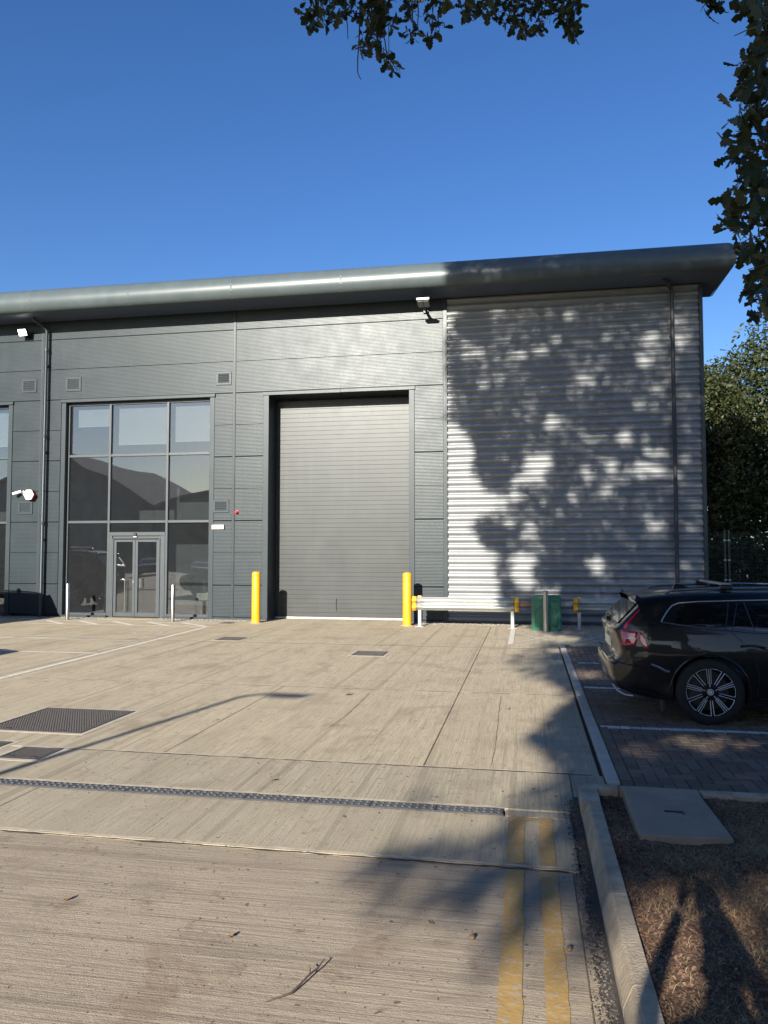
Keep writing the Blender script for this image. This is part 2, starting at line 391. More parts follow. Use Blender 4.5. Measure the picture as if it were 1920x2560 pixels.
for l0 in lines:
    x = .70; k = 0
    while x < 5.6:
        if k % 3 == 0: place('white_block', meW, x+BW, l0+BW/2, bay); x += 2*BW
        else: place('white_block', meS, x+BW/2, l0+BW/2, bay); x += BW
        k += 1
# flush edge kerb between yard and bays, chamfered kerb round the verge
kr = empty('kerb'); tag(kr, kind='structure')
y = 6.17
while y < 15.0:
    MB().box(.578, .675, y+.004, min(y+.915, 15.05)-.004, -.1, .012+random.uniform(-.002,.003), .006).build('kerb_stone', M['flushkerb'], kr); y += .915
def kerbstone(y0, y1):
    prof = [(.335,-.1),(.338,.045),(.372,.125),(.385,.132),(.448,.132),(.452,.125),(.452,-.1)]
    MB().prism(prof, 'y', y0+.003, y1-.003).build('kerb_stone', M['kerb'], kr)
ys = [5.28, 3.895, 3.10, 2.3, 1.4, .5, -.4, -1.3, -2.2, -4, -6]
for a, b in zip(ys[1:], ys[:-1]): kerbstone(a, b)
MB().prism([(.335,5.28),(.335,5.60),(.40,5.69),(.60,5.69),(.60,5.60),(.455,5.585),(.452,5.28)], 'z', -.1, .129).build('kerb_stone', M['kerb'], kr)
x = .603
for L in (.53, .9, .9, .9, .9, 3): MB().box(x+.003, x+L-.003, 5.585, 5.685, -.1, .127, .008).build('kerb_stone', M['kerb'], kr); x += L

# ---- verge: soil sheet, chippings, dry grass, gutter dirt
def hz(x, y): return .085+.03*math.sin(x*3.1+y*1.7)*math.cos(y*2.3-x)+.012*math.sin(x*11+y*7)+.01*math.sin(y*13-x*5)+.012*math.exp(-((x-.45)/.06)**2)
rows = [[(x, y, hz(x, y)+random.uniform(-.006,.006)) for x in np.concatenate([np.linspace(.425, 2.2, 60), np.linspace(2.35, 14, 30)])] for y in np.concatenate([np.linspace(-12, 1.6, 26), np.linspace(1.7, 5.6, 110)])]
vg = MB().sheet(rows).build('verge', M['soil'], smooth=True, ang=180, flip=False); tag(vg, kind='structure')
def tris(n, fn):
    v = []; f = []
    for i in range(n):
        q = fn(i)
        if q is None: continue
        pts, k = q; b = len(v); v += pts; f += [tuple(b+a for a in t) for t in k]
    return v, f
def blade(i):
    if i % 6 == 0: x, y = random.uniform(.5, 6), random.uniform(-3, 5.5)
    else: x, y = .47+1.5*random.random()**1.0, random.uniform(1.9, 5.55)
    if .60 < x < 1.16 and 4.64 < y < 5.62: return None
    dens = .5+.5*math.sin(x*5.3+1.2)*math.sin(y*3.7+x*2)
    if x < .85 and random.random() > .35+.3*dens: return None
    if random.random() > .25+dens*.9: return None
    z = hz(x, y)-.006; L = random.uniform(.02, .085)*(1.5 if random.random() < .1 else 1); a = random.uniform(0, 6.283); tilt = random.uniform(1.15, 1.75)
    dx, dy = math.cos(a), math.sin(a); wd = random.uniform(.0006, .0014); px, py = -dy*wd, dx*wd
    h1 = L*.5*math.cos(tilt*.6); r1 = L*.5*math.sin(tilt*.6); h2 = h1+L*.5*math.cos(min(1.65, tilt*1.2)); r2 = r1+L*.5*math.sin(tilt*1.2)
    return [(x-px,y-py,z),(x+px,y+py,z),(x+dx*r1+px*.8,y+dy*r1+py*.8,z+h1),(x+dx*r1-px*.8,y+dy*r1-py*.8,z+h1),(x+dx*r2,y+dy*r2,z+max(.004,h2)),(x+dx*r2,y+dy*r2,z+max(.004,h2)+.0005)], [(0,1,2,3),(3,2,5,4)]
v, f = tris(80000, blade); o = np_mesh('dry_grass', v, f, M['straw']); tag(o, 'dry straw-coloured grass growing thinly on the brown verge', 'grass', kind='stuff')
def chip(i):
    x, y = .46+1.7*random.random()**1.5, random.uniform(1.9, 5.57)
    if .60 < x < 1.16 and 4.64 < y < 5.62: return None
    z = hz(x, y)+random.uniform(0, .008); a = random.uniform(0, 6.283); L = random.uniform(.003, .010); W = L*random.uniform(.3, .7); t = random.uniform(-.5,.5)*L; u = random.uniform(-.5,.5)*W
    c, s = math.cos(a), math.sin(a)
    return [(x+c*L*i_-s*W*j_, y+s*L*i_+c*W*j_, z+t*i_+u*j_) for i_, j_ in ((-1,-1),(1,-1),(1,1),(-1,1))], [(0,1,2,3)]
v, f = tris(40000, chip); o = np_mesh('bark_chippings', v, f, M['chip']); tag(o, 'brown bark chippings and leaf crumbs strewn over the verge soil', 'chippings', kind='stuff')
def dirt(i):
    y = random.uniform(1.8, 5.7); x = .335-abs(random.gauss(0, .035))
    if x < .13: return None
    z = -.004+random.uniform(0, .01); a = random.uniform(0, 6.283); L = random.uniform(.003, .009); c, s = math.cos(a)*L, math.sin(a)*L
    return [(x+c,y+s,z),(x-s,y+c,z+.003),(x-c,y-s,z),(x+s,y-c,z-.002),(x,y,z+L*.8)], [(0,1,4),(1,2,4),(2,3,4),(3,0,4)]
v, f = tris(9000, dirt); v2, f2 = tris(0, dirt)
o = np_mesh('gutter_grit', v, f, M['grit']); tag(o, 'dark grit and crumbs caught along the foot of the kerb', 'grit', kind='stuff')
MB().sheet([[(.285+random.uniform(-.012,.012)+.012*math.sin(y*9), y, .001), (.336, y, .012)] for y in np.linspace(1.5, 5.75, 260)]).build('gutter_soil', M['joint'], vg, flip=False)
# gravel strip along the wall
def peb(i):
    x = random.uniform(-14.9, 4.3); y = random.uniform(18.72, YF+.02)
    if -6.62 < x < -2.91 or -11.15 < x < -9.55: return None
    L = random.uniform(.010, .022); z = -.02+random.uniform(0, .02); a = random.uniform(0, 6.283); c, s = math.cos(a)*L, math.sin(a)*L
    return [(x+c,y+s,z),(x-s,y+c,z),(x-c,y-s,z),(x+s,y-c,z),(x,y,z+L*.9)], [(0,1,4),(1,2,4),(2,3,4),(3,0,4)]
v, f = tris(16000, peb); o = np_mesh('gravel_strip', v, f, M['pebble']); tag(o, 'pale gravel margin along the foot of the warehouse wall', 'gravel', kind='stuff')

# ---- painted lines (4 mm sheets on the concrete)
def line(name, pts, wd, mat='wline', z=.0042, parent=yard, rag=.004):
    m = MB(); a, b = Vector((*pts[0], 0)), Vector((*pts[1], 0)); d = (b-a); L = d.length; d.normalize(); nrm = Vector((-d.y, d.x, 0))
    k = max(2, int(L/.08)); lo = []; hi = []
    for i in range(k+1):
        p = a+d*(L*i/k); lo.append((*(p-nrm*(wd/2+random.uniform(-rag, rag)))[:2], z)); hi.append((*(p+nrm*(wd/2+random.uniform(-rag, rag)))[:2], z))
    return m.sheet([hi, lo]).build(name, M[mat], parent, flip=False)
line('painted_line', ((-7.21, 9.6), (-7.42, 17.3)), .10)
for y, x1 in ((14.72, -7.45), (14.20, -7.45), (12.37, -7.32)): line('painted_line', ((-15, y), (x1, y)), .085, 'wfaint' if y != 12.37 else 'wline')
line('painted_line', ((-12.7, 18.10), (-7.5, 18.08)), .10); line('painted_line', ((-12.3, 17.26), (-7.45, 17.24)), .10)
x = -12.15
while x < -7.9: line('painted_line', ((x, 18.04), (x+.92, 17.30)), .13, z=.0046); x += .93
line('painted_line', ((-.335, 15.0), (-.335, 18.0)), .10)
line('painted_line', ((-.25, 17.15), (5, 17.15)), .07, 'wfaint'); line('painted_line', ((-.25, 15.12), (5, 15.12)), .07, 'wfaint')
x = -.25
while x < 4:
    line('painted_line', ((x, 15.2), (x+.95, 17.1)), .075, 'wfaint', .0046); line('painted_line', ((x+.95, 15.2), (x, 17.1)), .075, 'wfaint', .0050); x += .95
# wheelchair-bay symbol, mostly worn: wheel arc, back and foot stroke
cx, cy = -8.15, 15.75
pts = [(cx+.30*math.cos(t), cy+.32*math.sin(t)) for t in np.linspace(2.2, 6.0, 12)]
for p, q in zip(pts[:-1], pts[1:]): line('bay_symbol', (p, q), .06, 'wfaint', .0042)
for p, q in (((cx-.02, cy+.62), (cx-.02, cy+.1)), ((cx-.02, cy+.1), (cx+.28, cy+.1)), ((cx+.28, cy+.1), (cx+.36, cy-.28))): line('bay_symbol', (p, q), .06, 'wfaint', .0047)
for xx, ww in ((-.083, .096), (.098, .09)):
    line('yellow_line', ((xx, 4.455+.05), (xx+.002, 5.285)), ww, 'yline', .0042, rag=.003)
    line('yellow_line', ((xx+.002, 1.0), (xx, 4.41)), ww, 'yline', .0042, rag=.004)
line('yellow_line', ((-.13, 5.245), (.15, 5.245)), .06, 'yline', .0048, rag=.003)

# ================================================================ WAREHOUSE
wh = empty('warehouse', (0, YF, 0), label='large grey metal-clad warehouse unit with curved silver eaves', cat='building')
def P(o): o.matrix_parent_inverse = Matrix.Translation((0, -YF, 0)); return o
def wb(name, mat, *a, parent=None, c=0):
    o = box(name, mat, *a, parent=parent or wh, c=c)
    if parent is None: P(o)
    return o
def wbuild(m, name, mat, parent=None, **k):
    o = m.build(name, mat, parent or wh, **k)
    if parent is None: P(o)
    return o
ZR = [.06, .893, 1.738, 2.583, 3.428, 4.273, 5.118, 5.963, 6.81, 7.655, 8.17]
cols = [(-19, -13.262, -18.4, -14.10), (-13.168, -7.612, -12.62, -8.135), (-7.545, -2.040, -6.77, -2.775)]
G_ = .006
for (a, b, oa, ob) in cols:
    for z0, z1 in zip(ZR[:-1], ZR[1:]):
        segs = [(a, oa), (ob, b)] if z1 < 5.97 else [(a, b)]
        for (x0, x1) in segs:
            dy = random.uniform(-.0015, .0015)
            wb('wall_panel', M['panel'], x0+.002, x1-.002, YF+dy, YF+.08, z0+G_, z1-G_, c=.004)
# backing wall behind the panels, split round the openings
for x0, x1, z0, z1 in ((-19,-18.4,0,8.9),(-14.10,-12.62,0,8.9),(-8.135,-6.77,0,8.9),(-2.775,4.05,0,8.9),(-18.4,-14.10,5.97,8.9),(-12.62,-8.135,5.97,8.9),(-6.77,-2.775,5.97,8.9)):
    wb('backing_wall', M['dark'], x0, x1, YF+.081, YF+.25, z0, z1)
wb('side_wall', M['corr'], 4.0, 4.14, YF+.26, 46, 0, 8.9); wb('rear_wall', M['dark'], -40, 4.14, 46, 46.2, 0, 8.9); wb('side_wall', M['dark'], -40, -39.8, YF, 45.9, 0, 8.9)
wb('front_wall', M['panel'], -39.7, -19.05, YF, YF+.25, 0, 8.9)
for x0, x1 in ((-13.262,-13.168),(-7.612,-7.545),(-2.040,-1.942)):
    m = MB().box(x0, x1, YF-.014, YF+.08, .05, 8.17, .003); m.box((x0+x1)/2-.008, (x0+x1)/2+.008, YF-.02, YF-.013, .06, 8.16); wbuild(m, 'joint_cover', M['trim'])
for x0, x1 in ((-19,-14.0),(-12.5,-11.16),(-9.54,-8.1),(-8.1,-6.62),(-2.9,-1.95)): wb('base_flashing', M['trim'], x0, x1-.01, YF-.02, YF+.05, -.05, .055)
# --- horizontally corrugated wall
PIT_ = .178; prof = []
z = .11-.178*.5
while z < 8.16:
    ph = (z-.11)/PIT_*2*math.pi; prof.append((YF+.030-.030*(math.cos(ph)-.18*math.cos(2*ph)), z)); z += PIT_/12
xs = np.linspace(-1.945, 4.075, 8)
wbuild(MB().sheet([[(x, y_, z_) for y_, z_ in prof] for x in xs]), 'corrugated_sheet', M['corr'], smooth=True, ang=180)
wb('corner_trim', M['trim'], 4.068, 4.155, YF-.02, YF+.25, .05, 8.16, c=.004); wb('base_flashing', M['dark'], -1.94, 4.07, YF+.068, YF+.08, -.05, .12)
sc0 = None
for i in range(5):
    for k in range(6, 44, 6):
        if sc0 is None: sc0 = wb('fixing_screw', M['dark'], -.008, .008, -.004, .006, -.008, .008); o = sc0
        else: o = sc0.copy(); COL.objects.link(o)
        o.location = (-1.7+i*1.35, YF-.002, .11+k*PIT_)
# --- curved eave, in sections
ep = [(.76,8.165),(.86,8.19),(.935,8.26),(.975,8.36),(.985,8.46),(.965,8.57),(.91,8.68),(.83,8.765),(.73,8.82),(.58,8.86),(.2,8.93)]
KX = .56
jx = [-21.5,-18.63,-15.8,-12.97,-10.14,-7.31,-4.45,-1.58,1.27]
for a, b in zip(jx, jx[1:]+[None]):
    m = MB()
    if b is not None: rows = [[(x, YF-d, z) for d, z in ep] for x in np.linspace(a+.005, b-.005, 3)]
    else:
        rows = [[(x, YF-d, z) for d, z in ep] for x in (a+.005, 2.8)]+[[(4.15+KX*d, YF-d, z) for d, z in ep], [(4.15+KX*d, YF+.4, z) for d, z in ep], [(4.15+KX*d, 20.27, z) for d, z in ep]]
    m.sheet(rows); o = wbuild(m, 'eave_section', M['eave'], smooth=True, ang=60, flip=False)
    if b is not None:
        ring = MB().sheet([[(x, YF-d*1.004, z+.002) for d, z in ep] for x in (b-.03, b+.012)]); wbuild(ring, 'eave_joint', M['eave'], flip=False)
m = MB().add([(-40, YF-.77, 8.172), (4.15+KX*.76, YF-.77, 8.172), (4.15+KX*.76, 20.27, 8.172), (-40, 20.27, 8.172)], [(3,2,1,0)])
m.add([(4.15, 20.272, 8.165), (4.15+KX*.76, 20.272, 8.165), (4.15+KX*.95, 20.272, 8.45), (4.15+KX*.7, 20.272, 8.83), (4.15, 20.272, 8.9)], [(0,1,2,3,4)])
wbuild(m, 'soffit', M['soffit'], flip=False)
wbuild(MB().sheet([[(x, YF-.2, 8.93), (x, 32, 9.9), (x, 46.2, 8.93)] for x in (-40, 4.4)]), 'roof', M['eave'], flip=False)
# downpipes
for nm, x, zt, lab in (('l', -13.03, 7.9, 0), ('r', 3.44, 8.0, 1)):
    yy = YF-.13; m = MB().tube([(x-.22, YF-.45, 8.17), (x-.20, YF-.42, 8.12), (x-.02, yy-.02, zt+.03), (x, yy, zt-.05), (x, yy, .1), (x+.0, yy-.05, .02)], .043 if nm == 'l' else .046, 14)
    for zz in (7.3, 4.9, 2.5): m.tube([(x, yy, zz), (x, yy, zz+.09)], .052, 14)
    for zz in (6.9, 4.5, 2.1): m.box(x-.05, x+.05, yy, YF+.01, zz, zz+.03)
    wbuild(m, 'downpipe', M['trim'] if nm == 'l' else M['dark'], smooth=True)
# --- glazing
GY = YF+.16
def glazing(x0, x1, z1, mull, door):
    o = empty('g'); bpy.data.objects.remove(o)
    # flashing round the opening
    wbuild(MB().box(x0-.13, x0, YF-.015, GY+.1, .02, 5.87, .004), 'window_surround', M['trim']); wbuild(MB().box(x1, x1+.13, YF-.015, GY+.1, .02, 5.87, .004), 'window_surround', M['trim'])
    wbuild(MB().box(x0-.15, x1+.15, YF-.05, GY+.1, 5.873, 5.955, .004), 'window_head', M['trim'])
    fw = .032
    ms = [x0+.02]+mull+[x1-.02]
    for x in ms:
        if door and abs(x-mull[0]) < .01 or door and abs(x-mull[1]) < .01: zb = .0
        else: zb = .0
        wb('mullion', M['frame'], x-fw, x+fw, GY-.05, GY+.06, zb, 5.87, c=.004)
    for a, b in zip(ms[:-1], ms[1:]):
        isd = door and a == mull[0]
        for z in ((4.40, 2.58, 5.83) if isd else (4.40, 2.58, 5.83, .075)): wb('transom', M['frame'], a+fw, b-fw, GY-.045, GY+.05, z-.035 if z > .1 else .0, z+.035, c=.004)
        zs = [(4.435, 5.795), (2.615, 4.365)]+([(2.30, 2.545)] if isd else [(.11, 2.545)])
        for z0, z1_ in zs: wb('window_pane', M['glass'], a+fw, b-fw, GY, GY+.012, z0, z1_)
glazing(-12.47, -8.255, 0, [-11.203, -9.51], True)
glazing(-18.3, -14.235, 0, [-17.0, -15.4], False)
# entrance doors
DX0, DX1, DM = -11.17, -9.545, -10.40
m = MB().box(DX0, DX1, GY-.06, GY+.07, 2.20, 2.30, .004); m.box(DX0, DX0+.09, GY-.055, GY+.07, 0, 2.2, .004); m.box(DX1-.13, DX1, GY-.055, GY+.07, 0, 2.2, .004)
m.box(DX0+.09, DX1-.13, GY-.02, GY+.05, 2.12, 2.2, .004); m.box(DX0+.1, DX0+.14, GY-.075, GY-.02, 0, 2.12, .003); m.box(DX1-.165, DX1-.135, GY-.075, GY-.02, 0, 2.12, .003)
wbuild(m, 'door_frame', M['frame'])
for a, b, hx in ((DX0+.142, DM-.003, -10.66), (DM+.003, DX1-.168, -10.19)):
    m = MB(); s = .075
    m.box(a, a+s, GY-.05, GY+.01, .02, 2.10, .004); m.box(b-s, b, GY-.05, GY+.01, .02, 2.10, .004)
    m.box(a+s, b-s, GY-.05, GY+.01, .02, .14, .004); m.box(a+s, b-s, GY-.05, GY+.01, 2.03, 2.10, .004)
    d = wbuild(m, 'door_leaf', M['frame'])
    wb('door_pane', M['glass'], a+s, b-s, GY-.02, GY-.008, .14, 2.03, parent=d)
    if hx < -10.4: MB().tube([(hx, GY-.11, .16), (hx, GY-.11, 1.0)], .014, 10).build('pull_handle', M['steel'], d, smooth=True)
    else: MB().tube([(hx, GY-.05, .80), (hx-.02, GY-.11, .81), (hx-.02, GY-.11, 1.04), (hx, GY-.05, 1.05)], .013, 8).build('pull_handle', M['steel'], d, smooth=True)
    if hx < -10.4: MB().box(b-.055, b-.02, GY-.06, GY-.05, .93, 1.0).build('lock_plate', M['steel'], d)
m = MB().tube([(DM, GY-.1, 2.245), (DM, GY-.06, 2.245)], .045, 14); wbuild(m, 'door_sensor', M['black'], smooth=True)
wb('door_sensor_plate', M['white'], DM-.05, DM+.04, GY-.07, GY-.06, 2.165, 2.185)
# rooms behind the glass
for x0, x1 in ((-12.6, -8.13), (-18.4, -14.1)):
    m = MB().box(x0, x1, 24.0, 24.1, 0, 6).box(x0-.1, x0, YF+.26, 24, 0, 6).box(x1, x1+.1, YF+.26, 24, 0, 6).box(x0, x1, YF+3, 24, 2.75, 3.05).box(x0, x1, YF+.3, 24, 5.97, 6.05)
    wbuild(m, 'interior_wall', M['inner']); wb('interior_floor', M['ifloor'], x0, x1, YF+.27, 24, -.1, .0)
for a, b, zb in ((-12.29, -11.25, 5.24), (-11.06, -9.55, 4.71), (-9.39, -8.31, 4.755), (-15.3, -14.3, 4.75)):
    m = MB().box(a, b, GY+.16, GY+.163, zb, 5.74); bl = wbuild(m, 'roller_blind', M['blind']); MB().tube([(a, GY+.16, zb), (b, GY+.16, zb)], .014, 8).build('blind_bar', M['white'], bl)
# --- roller shutter
RX0, RX1, RZ, RY = -6.62, -2.91, 5.85, YF+.60
wbuild(MB().box(-6.77, RX0, YF-.018, RY+.05, 0, 5.86, .004), 'door_jamb', M['trim']); wbuild(MB().box(RX1, -2.775, YF-.018, RY+.05, 0, 5.86, .004), 'door_jamb', M['trim'])
wbuild(MB().box(-6.79, -4.70, YF-.03, RY+.05, 5.865, 5.95, .004), 'door_head', M['trim']); wbuild(MB().box(-4.695, -2.755, YF-.033, RY+.05, 5.868, 5.953, .004), 'door_head', M['trim'])
rd = wbuild(MB().box(RX0, RX1, RY+.06, RY+.1, 0, 5.9), 'roller_door', M['dark'])
sl = .1175; rows = []
slm = MB(); pr = [(.006,.0003),(.0012,.002),(0,.004),(0,.1135),(.0012,.1155),(.006,.1172)]
slm.sheet([[(x, RY+d, z_) for d, z_ in pr] for x in (RX0+.004, RX1-.004)])
s0 = slm.build('slat', M['slat'], rd, flip=False); s0.location.z = .055
for k in range(1, 49):
    c = s0.copy(); COL.objects.link(c); c.location = (0, random.uniform(-.002,.002), .055+k*sl); c.rotation_euler = (0,0,0)
MB().box(RX0+.004, RX1-.004, RY-.012, RY+.03, .004, .05, .005).build('bottom_bar', M['seal'], rd)
MB().tube([(-4.93, RY-.014, .22), (-4.94, RY-.014, .42), (-4.93, RY-.014, .55)], .006, 6).build('pull_cord', M['black'], rd)
# --- louvre vents
def vent(x0, x1, z0, z1):
    m = MB(); f = .055
    m.box(x0, x1, YF-.022, YF+.001, z1-f, z1, .003).box(x0, x1, YF-.022, YF+.001, z0, z0+f*1.1, .003).box(x0, x0+f*1.2, YF-.022, YF+.001, z0+f*1.1, z1-f, .003).box(x1-f*1.2, x1, YF-.022, YF+.001, z0+f*1.1, z1-f, .003)
    v = wbuild(m, 'louvre_vent', M['trim']); MB().box(x0+f, x1-f, YF-.004, YF-.002, z0+f, z1-f).build('vent_backing', M['gasket'], v)
    h = (z1-z0-2.1*f)/5
    for k in range(5):
        zb = z0+f*1.1+k*h
        MB().prism([(YF-.020, zb+.006), (YF-.004, zb+h*.72), (YF-.001, zb+h*.72), (YF-.017, zb+.002)], 'x', x0+f*1.2, x1-f*1.2).build('slat', M['trim'], v)
for q in ((-13.85,-13.385,6.197,6.569),(-12.495,-12.03,6.187,6.572),(-8.092,-7.663,6.187,6.54),(-13.877,-13.427,2.806,3.155),(-8.14,-7.695,2.796,3.137)): vent(*q)

# ================================================================ STREET FURNITURE
def ybollard(x, y, label):
    r = empty('bollard', (x, y, 0), label=label, cat='bollard', group='yellow bollards at the roller door')
    m = MB().cyl(0, 0, -.05, 1.275, .105, 28, .05)
    m.build('sleeve', M['yellow'], r, smooth=True)
    for k in range(3):
        t = MB(); z = 1.06+k*.055; n = 28
        t.tube([(0,0,z),(0,0,z+.008),(0,0,z+.016)], [.1055,.1085,.1055], n, False); t.build('groove_ring', M['yellow'], r, smooth=True)
    MB().tube([(0,0,-.02),(0,0,.006),(0,0,.0085)], [.165,.16,.11], 24).build('collar', M['sealant'], r)
    return r
ybollard(-6.66, 18.42, 'tall yellow domed bollard at the left jamb of the roller door')
ybollard(-2.845, 18.38, 'tall yellow domed bollard between roller door and crash barrier')
def sbollard(x, y, h, rad, label, group=None):
    r = empty('bollard', (x, y, 0), label=label, cat='bollard', group=group)
    MB().tube([(0,0,-.05),(0,0,h-.008),(0,0,h)], [rad, rad, rad*.9], 24).build('post', M['steel'], r, smooth=True)
    MB().tube([(0,0,h-.001),(0,0,h+.004)], [rad*.9, rad*.6], 24).build('cap', M['steel'], r, smooth=True)
sbollard(-11.81, 18.40, .935, .05, 'slim stainless steel bollard left of the glass entrance doors', 'steel bollards by the entrance')
sbollard(-8.85, 18.36, .93, .05, 'slim stainless steel bollard right of the glass entrance doors', 'steel bollards by the entrance')
sbollard(.385, 17.45, .90, .057, 'stainless steel bollard standing in front of the green bin')

def barrier(x0, x1, posts, label):
    r = empty('crash_barrier', (x0, 18.2, 0), label=label, cat='crash barrier', group='crash barriers along the corrugated wall')
    inv = Matrix.Translation((-x0, -18.2, 0))
    def B(m, n, mat, **k): o = m.build(n, mat, r, **k); o.matrix_parent_inverse = inv; return o
    zc = .545; pr = []
    for t in np.linspace(0, 1, 25):
        z = zc+.155-.31*t; s = math.cos(t*4*math.pi); pr.append((18.16+.040*(s) - .0, z))
    m = MB().sheet([[(x, y_, z_) for y_, z_ in pr] for x in np.linspace(x0+.06, x1-.06, 10)])
    o = B(m, 'rail', M['galv'], smooth=True, ang=180); o.modifiers.new('t', 'SOLIDIFY').thickness = .006
    for xe, sg in ((x0, 1), (x1, -1)):
        m = MB().sheet([[(xe+sg*q, y_-.012, zc+(z_-zc)*1.06) for y_, z_ in pr] for q in (0, .05, .10)])
        o = B(m, 'end_cap', M['ycap'], smooth=True, ang=180); o.modifiers.new('t', 'SOLIDIFY').thickness = .012
    for xp in posts:
        B(MB().box(xp-.038, xp+.038, 18.205, 18.25, -.02, .70, .004), 'post', M['galv'])
        B(MB().box(xp-.10, xp+.10, 18.13, 18.34, -.01, .012, .003), 'base_plate', M['galv'])
        B(MB().box(xp-.045, xp+.045, 18.20, 18.255, .70, .728, .004), 'post_cap', M['ycap'])
        for zz in (.5, .6): B(MB().tube([(xp, 18.205, zz), (xp, 18.12, zz)], .012, 8), 'bolt', M['galv'])
    return r
barrier(-2.69, -.20, (-2.52, -.355), 'galvanised crash barrier with yellow end caps beside the yellow bollard')
barrier(1.02, 6.0, (1.145, 3.3, 5.5), 'galvanised crash barrier in the shade behind the black car')

# green bin: rounded box, moulded arch panel
r = empty('storage_bin', (.405, 18.02, 0), label='green plastic storage bin with moulded arch panel behind steel bollard', cat='bin')
def rbox(w, d, z0, z1, rad, n=6, taper=0.0):
    poly = []
    for cx, cy, a0 in ((w/2-rad, d/2-rad, 0), (-w/2+rad, d/2-rad, 90), (-w/2+rad, -d/2+rad, 180), (w/2-rad, -d/2+rad, 270)):
        for k in range(n+1): a = R(a0+90*k/n); poly.append((cx+rad*math.cos(a), cy+rad*math.sin(a)))
    return poly
m = MB(); poly = rbox(.66, .52, 0, 0, .07); L = len(poly); zs = [(-.01, .99), (.03, 1.0), (.40, 1.0), (.68, .985), (.735, .97), (.765, .92), (.775, .8)]
rows = [[(x*s, y*s, z) for x, y in poly] for z, s in zs]
for rw in rows: rw.append(rw[0])
m.sheet(rows); m.add(rows[-1][:-1], [tuple(range(L))])
m.build('tank', M['green'], r, smooth=True, ang=40)
ar = [(-.245, .10), (-.245, .36)]+[(-.245+.245*(1-math.cos(t)), .36+.19*math.sin(t)) for t in np.linspace(.15, math.pi-.15, 14)]+[(.245, .36), (.245, .10), (-.245, .10)]
MB().tube([(x, -.262, z) for x, z in ar], .0045, 6).build('moulded_arch', M['gasket'], r)
for z in (.66,): MB().tube([(-.3, -.262, z), (.3, -.262, z)], .004, 6).build('lid_seam', M['green'], r)
MB().tube([(-.62, .30, .525), (-.55, .30, .535), (-.2, .30, .535)], .028, 12).build('pipe_stub', M['copper'], r, smooth=True)

# ================================================================ WALL-MOUNTED THINGS
def floodlight(x, z, lit, label):
    r = empty('floodlight', (x, YF, z), label=label, cat='floodlight', group='floodlights under the eaves')
    m = MB().box(-.06, .06, -.035, 0, -.06, .06, .006).box(-.02, .02, -.16, -.03, -.02, .02, .004); m.build('bracket', M['black'], r)
    t = R(28); ca, sa = math.cos(t), math.sin(t)
    def tr(p): x_, y_, z_ = p; return (x_, -.20+y_*ca-z_*sa, .10+y_*sa+z_*ca)
    def bb(name, mat, *a, c=.006):
        m = MB().box(*a, c); m.v = [tr(p) for p in m.v]; return m.build(name, mat, r)
    bb('housing', M['black'], -.135, .135, -.055, .02, -.10, .10)
    bb('lens', M['lamp'] if lit else M['white'], -.115, .115, -.062, -.0555, -.085, .085, c=.002)
    for k in range(6): bb('cooling_fin', M['black'], -.11+k*.04, -.10+k*.04, .021, .05, -.09, .09, c=.001)
    return r
t = NT('lit lamp lens'); t.set(base=(.9,.9,.9)); t.p.inputs['Emission Color'].default_value = (1,.97,.95,1); t.p.inputs['Emission Strength'].default_value = 6.0; M['lamp'] = t.m
floodlight(-13.70, 7.76, True, 'black floodlight, switched on, beside the left downpipe')
# right-hand sensor lamp: flat head held above its bracket
r = empty('floodlight', (-2.47, YF, 7.86), label='unlit floodlight with flat head above the roller door', cat='floodlight', group='floodlights under the eaves')
MB().box(-.07, .07, -.05, 0, -.06, .08, .008).build('bracket', M['black'], r)
MB().tube([(-.0, -.04, .02), (.0, -.2, .01), (.02, -.40, -.02), (.03, -.50, -.02)], [.03,.035,.04,.05], 10).build('arm', M['black'], r, smooth=True)
def tilt(m, t, oy, oz):
    ca, sa = math.cos(t), math.sin(t); m.v = [(x+.03, oy+y*ca-z*sa, oz+y*sa+z*ca) for x, y, z in m.v]; return m
tilt(MB().box(-.155, .145, -.16, .16, -.03, .03, .012), R(-14), -.66, .0).build('housing', M['dark'], r)
for k in range(2): tilt(MB().box(-.145+k*.145, -.015+k*.145, -.14, .13, -.038, -.031, .002), R(-14), -.66, .0).build('lens', M['galv'], r)
tilt(MB().box(-.16, .15, -.175, -.161, -.012, .045, .004), R(-14), -.66, .0).build('rim', M['white'], r)
# CCTV
r = empty('security_camera', (-13.72, YF, 3.40), label='white bullet security camera beside the hexagonal alarm box', cat='camera')
MB().tube([(0,0,0),(0,-.02,0)], .055, 16).build('mount', M['white'], r, smooth=True)
MB().tube([(0,-.02,0),(-.02,-.07,-.005),(-.05,-.09,.0)], .022, 10).build('arm', M['white'], r, smooth=True)
MB().tube([(-.02,-.08,.03),(-.22,-.16,-.045)], .042, 16).build('body', M['white'], r, smooth=True); MB().tube([(-.222,-.161,-.046),(-.228,-.163,-.048)], .034, 16).build('lens', M['black'], r)
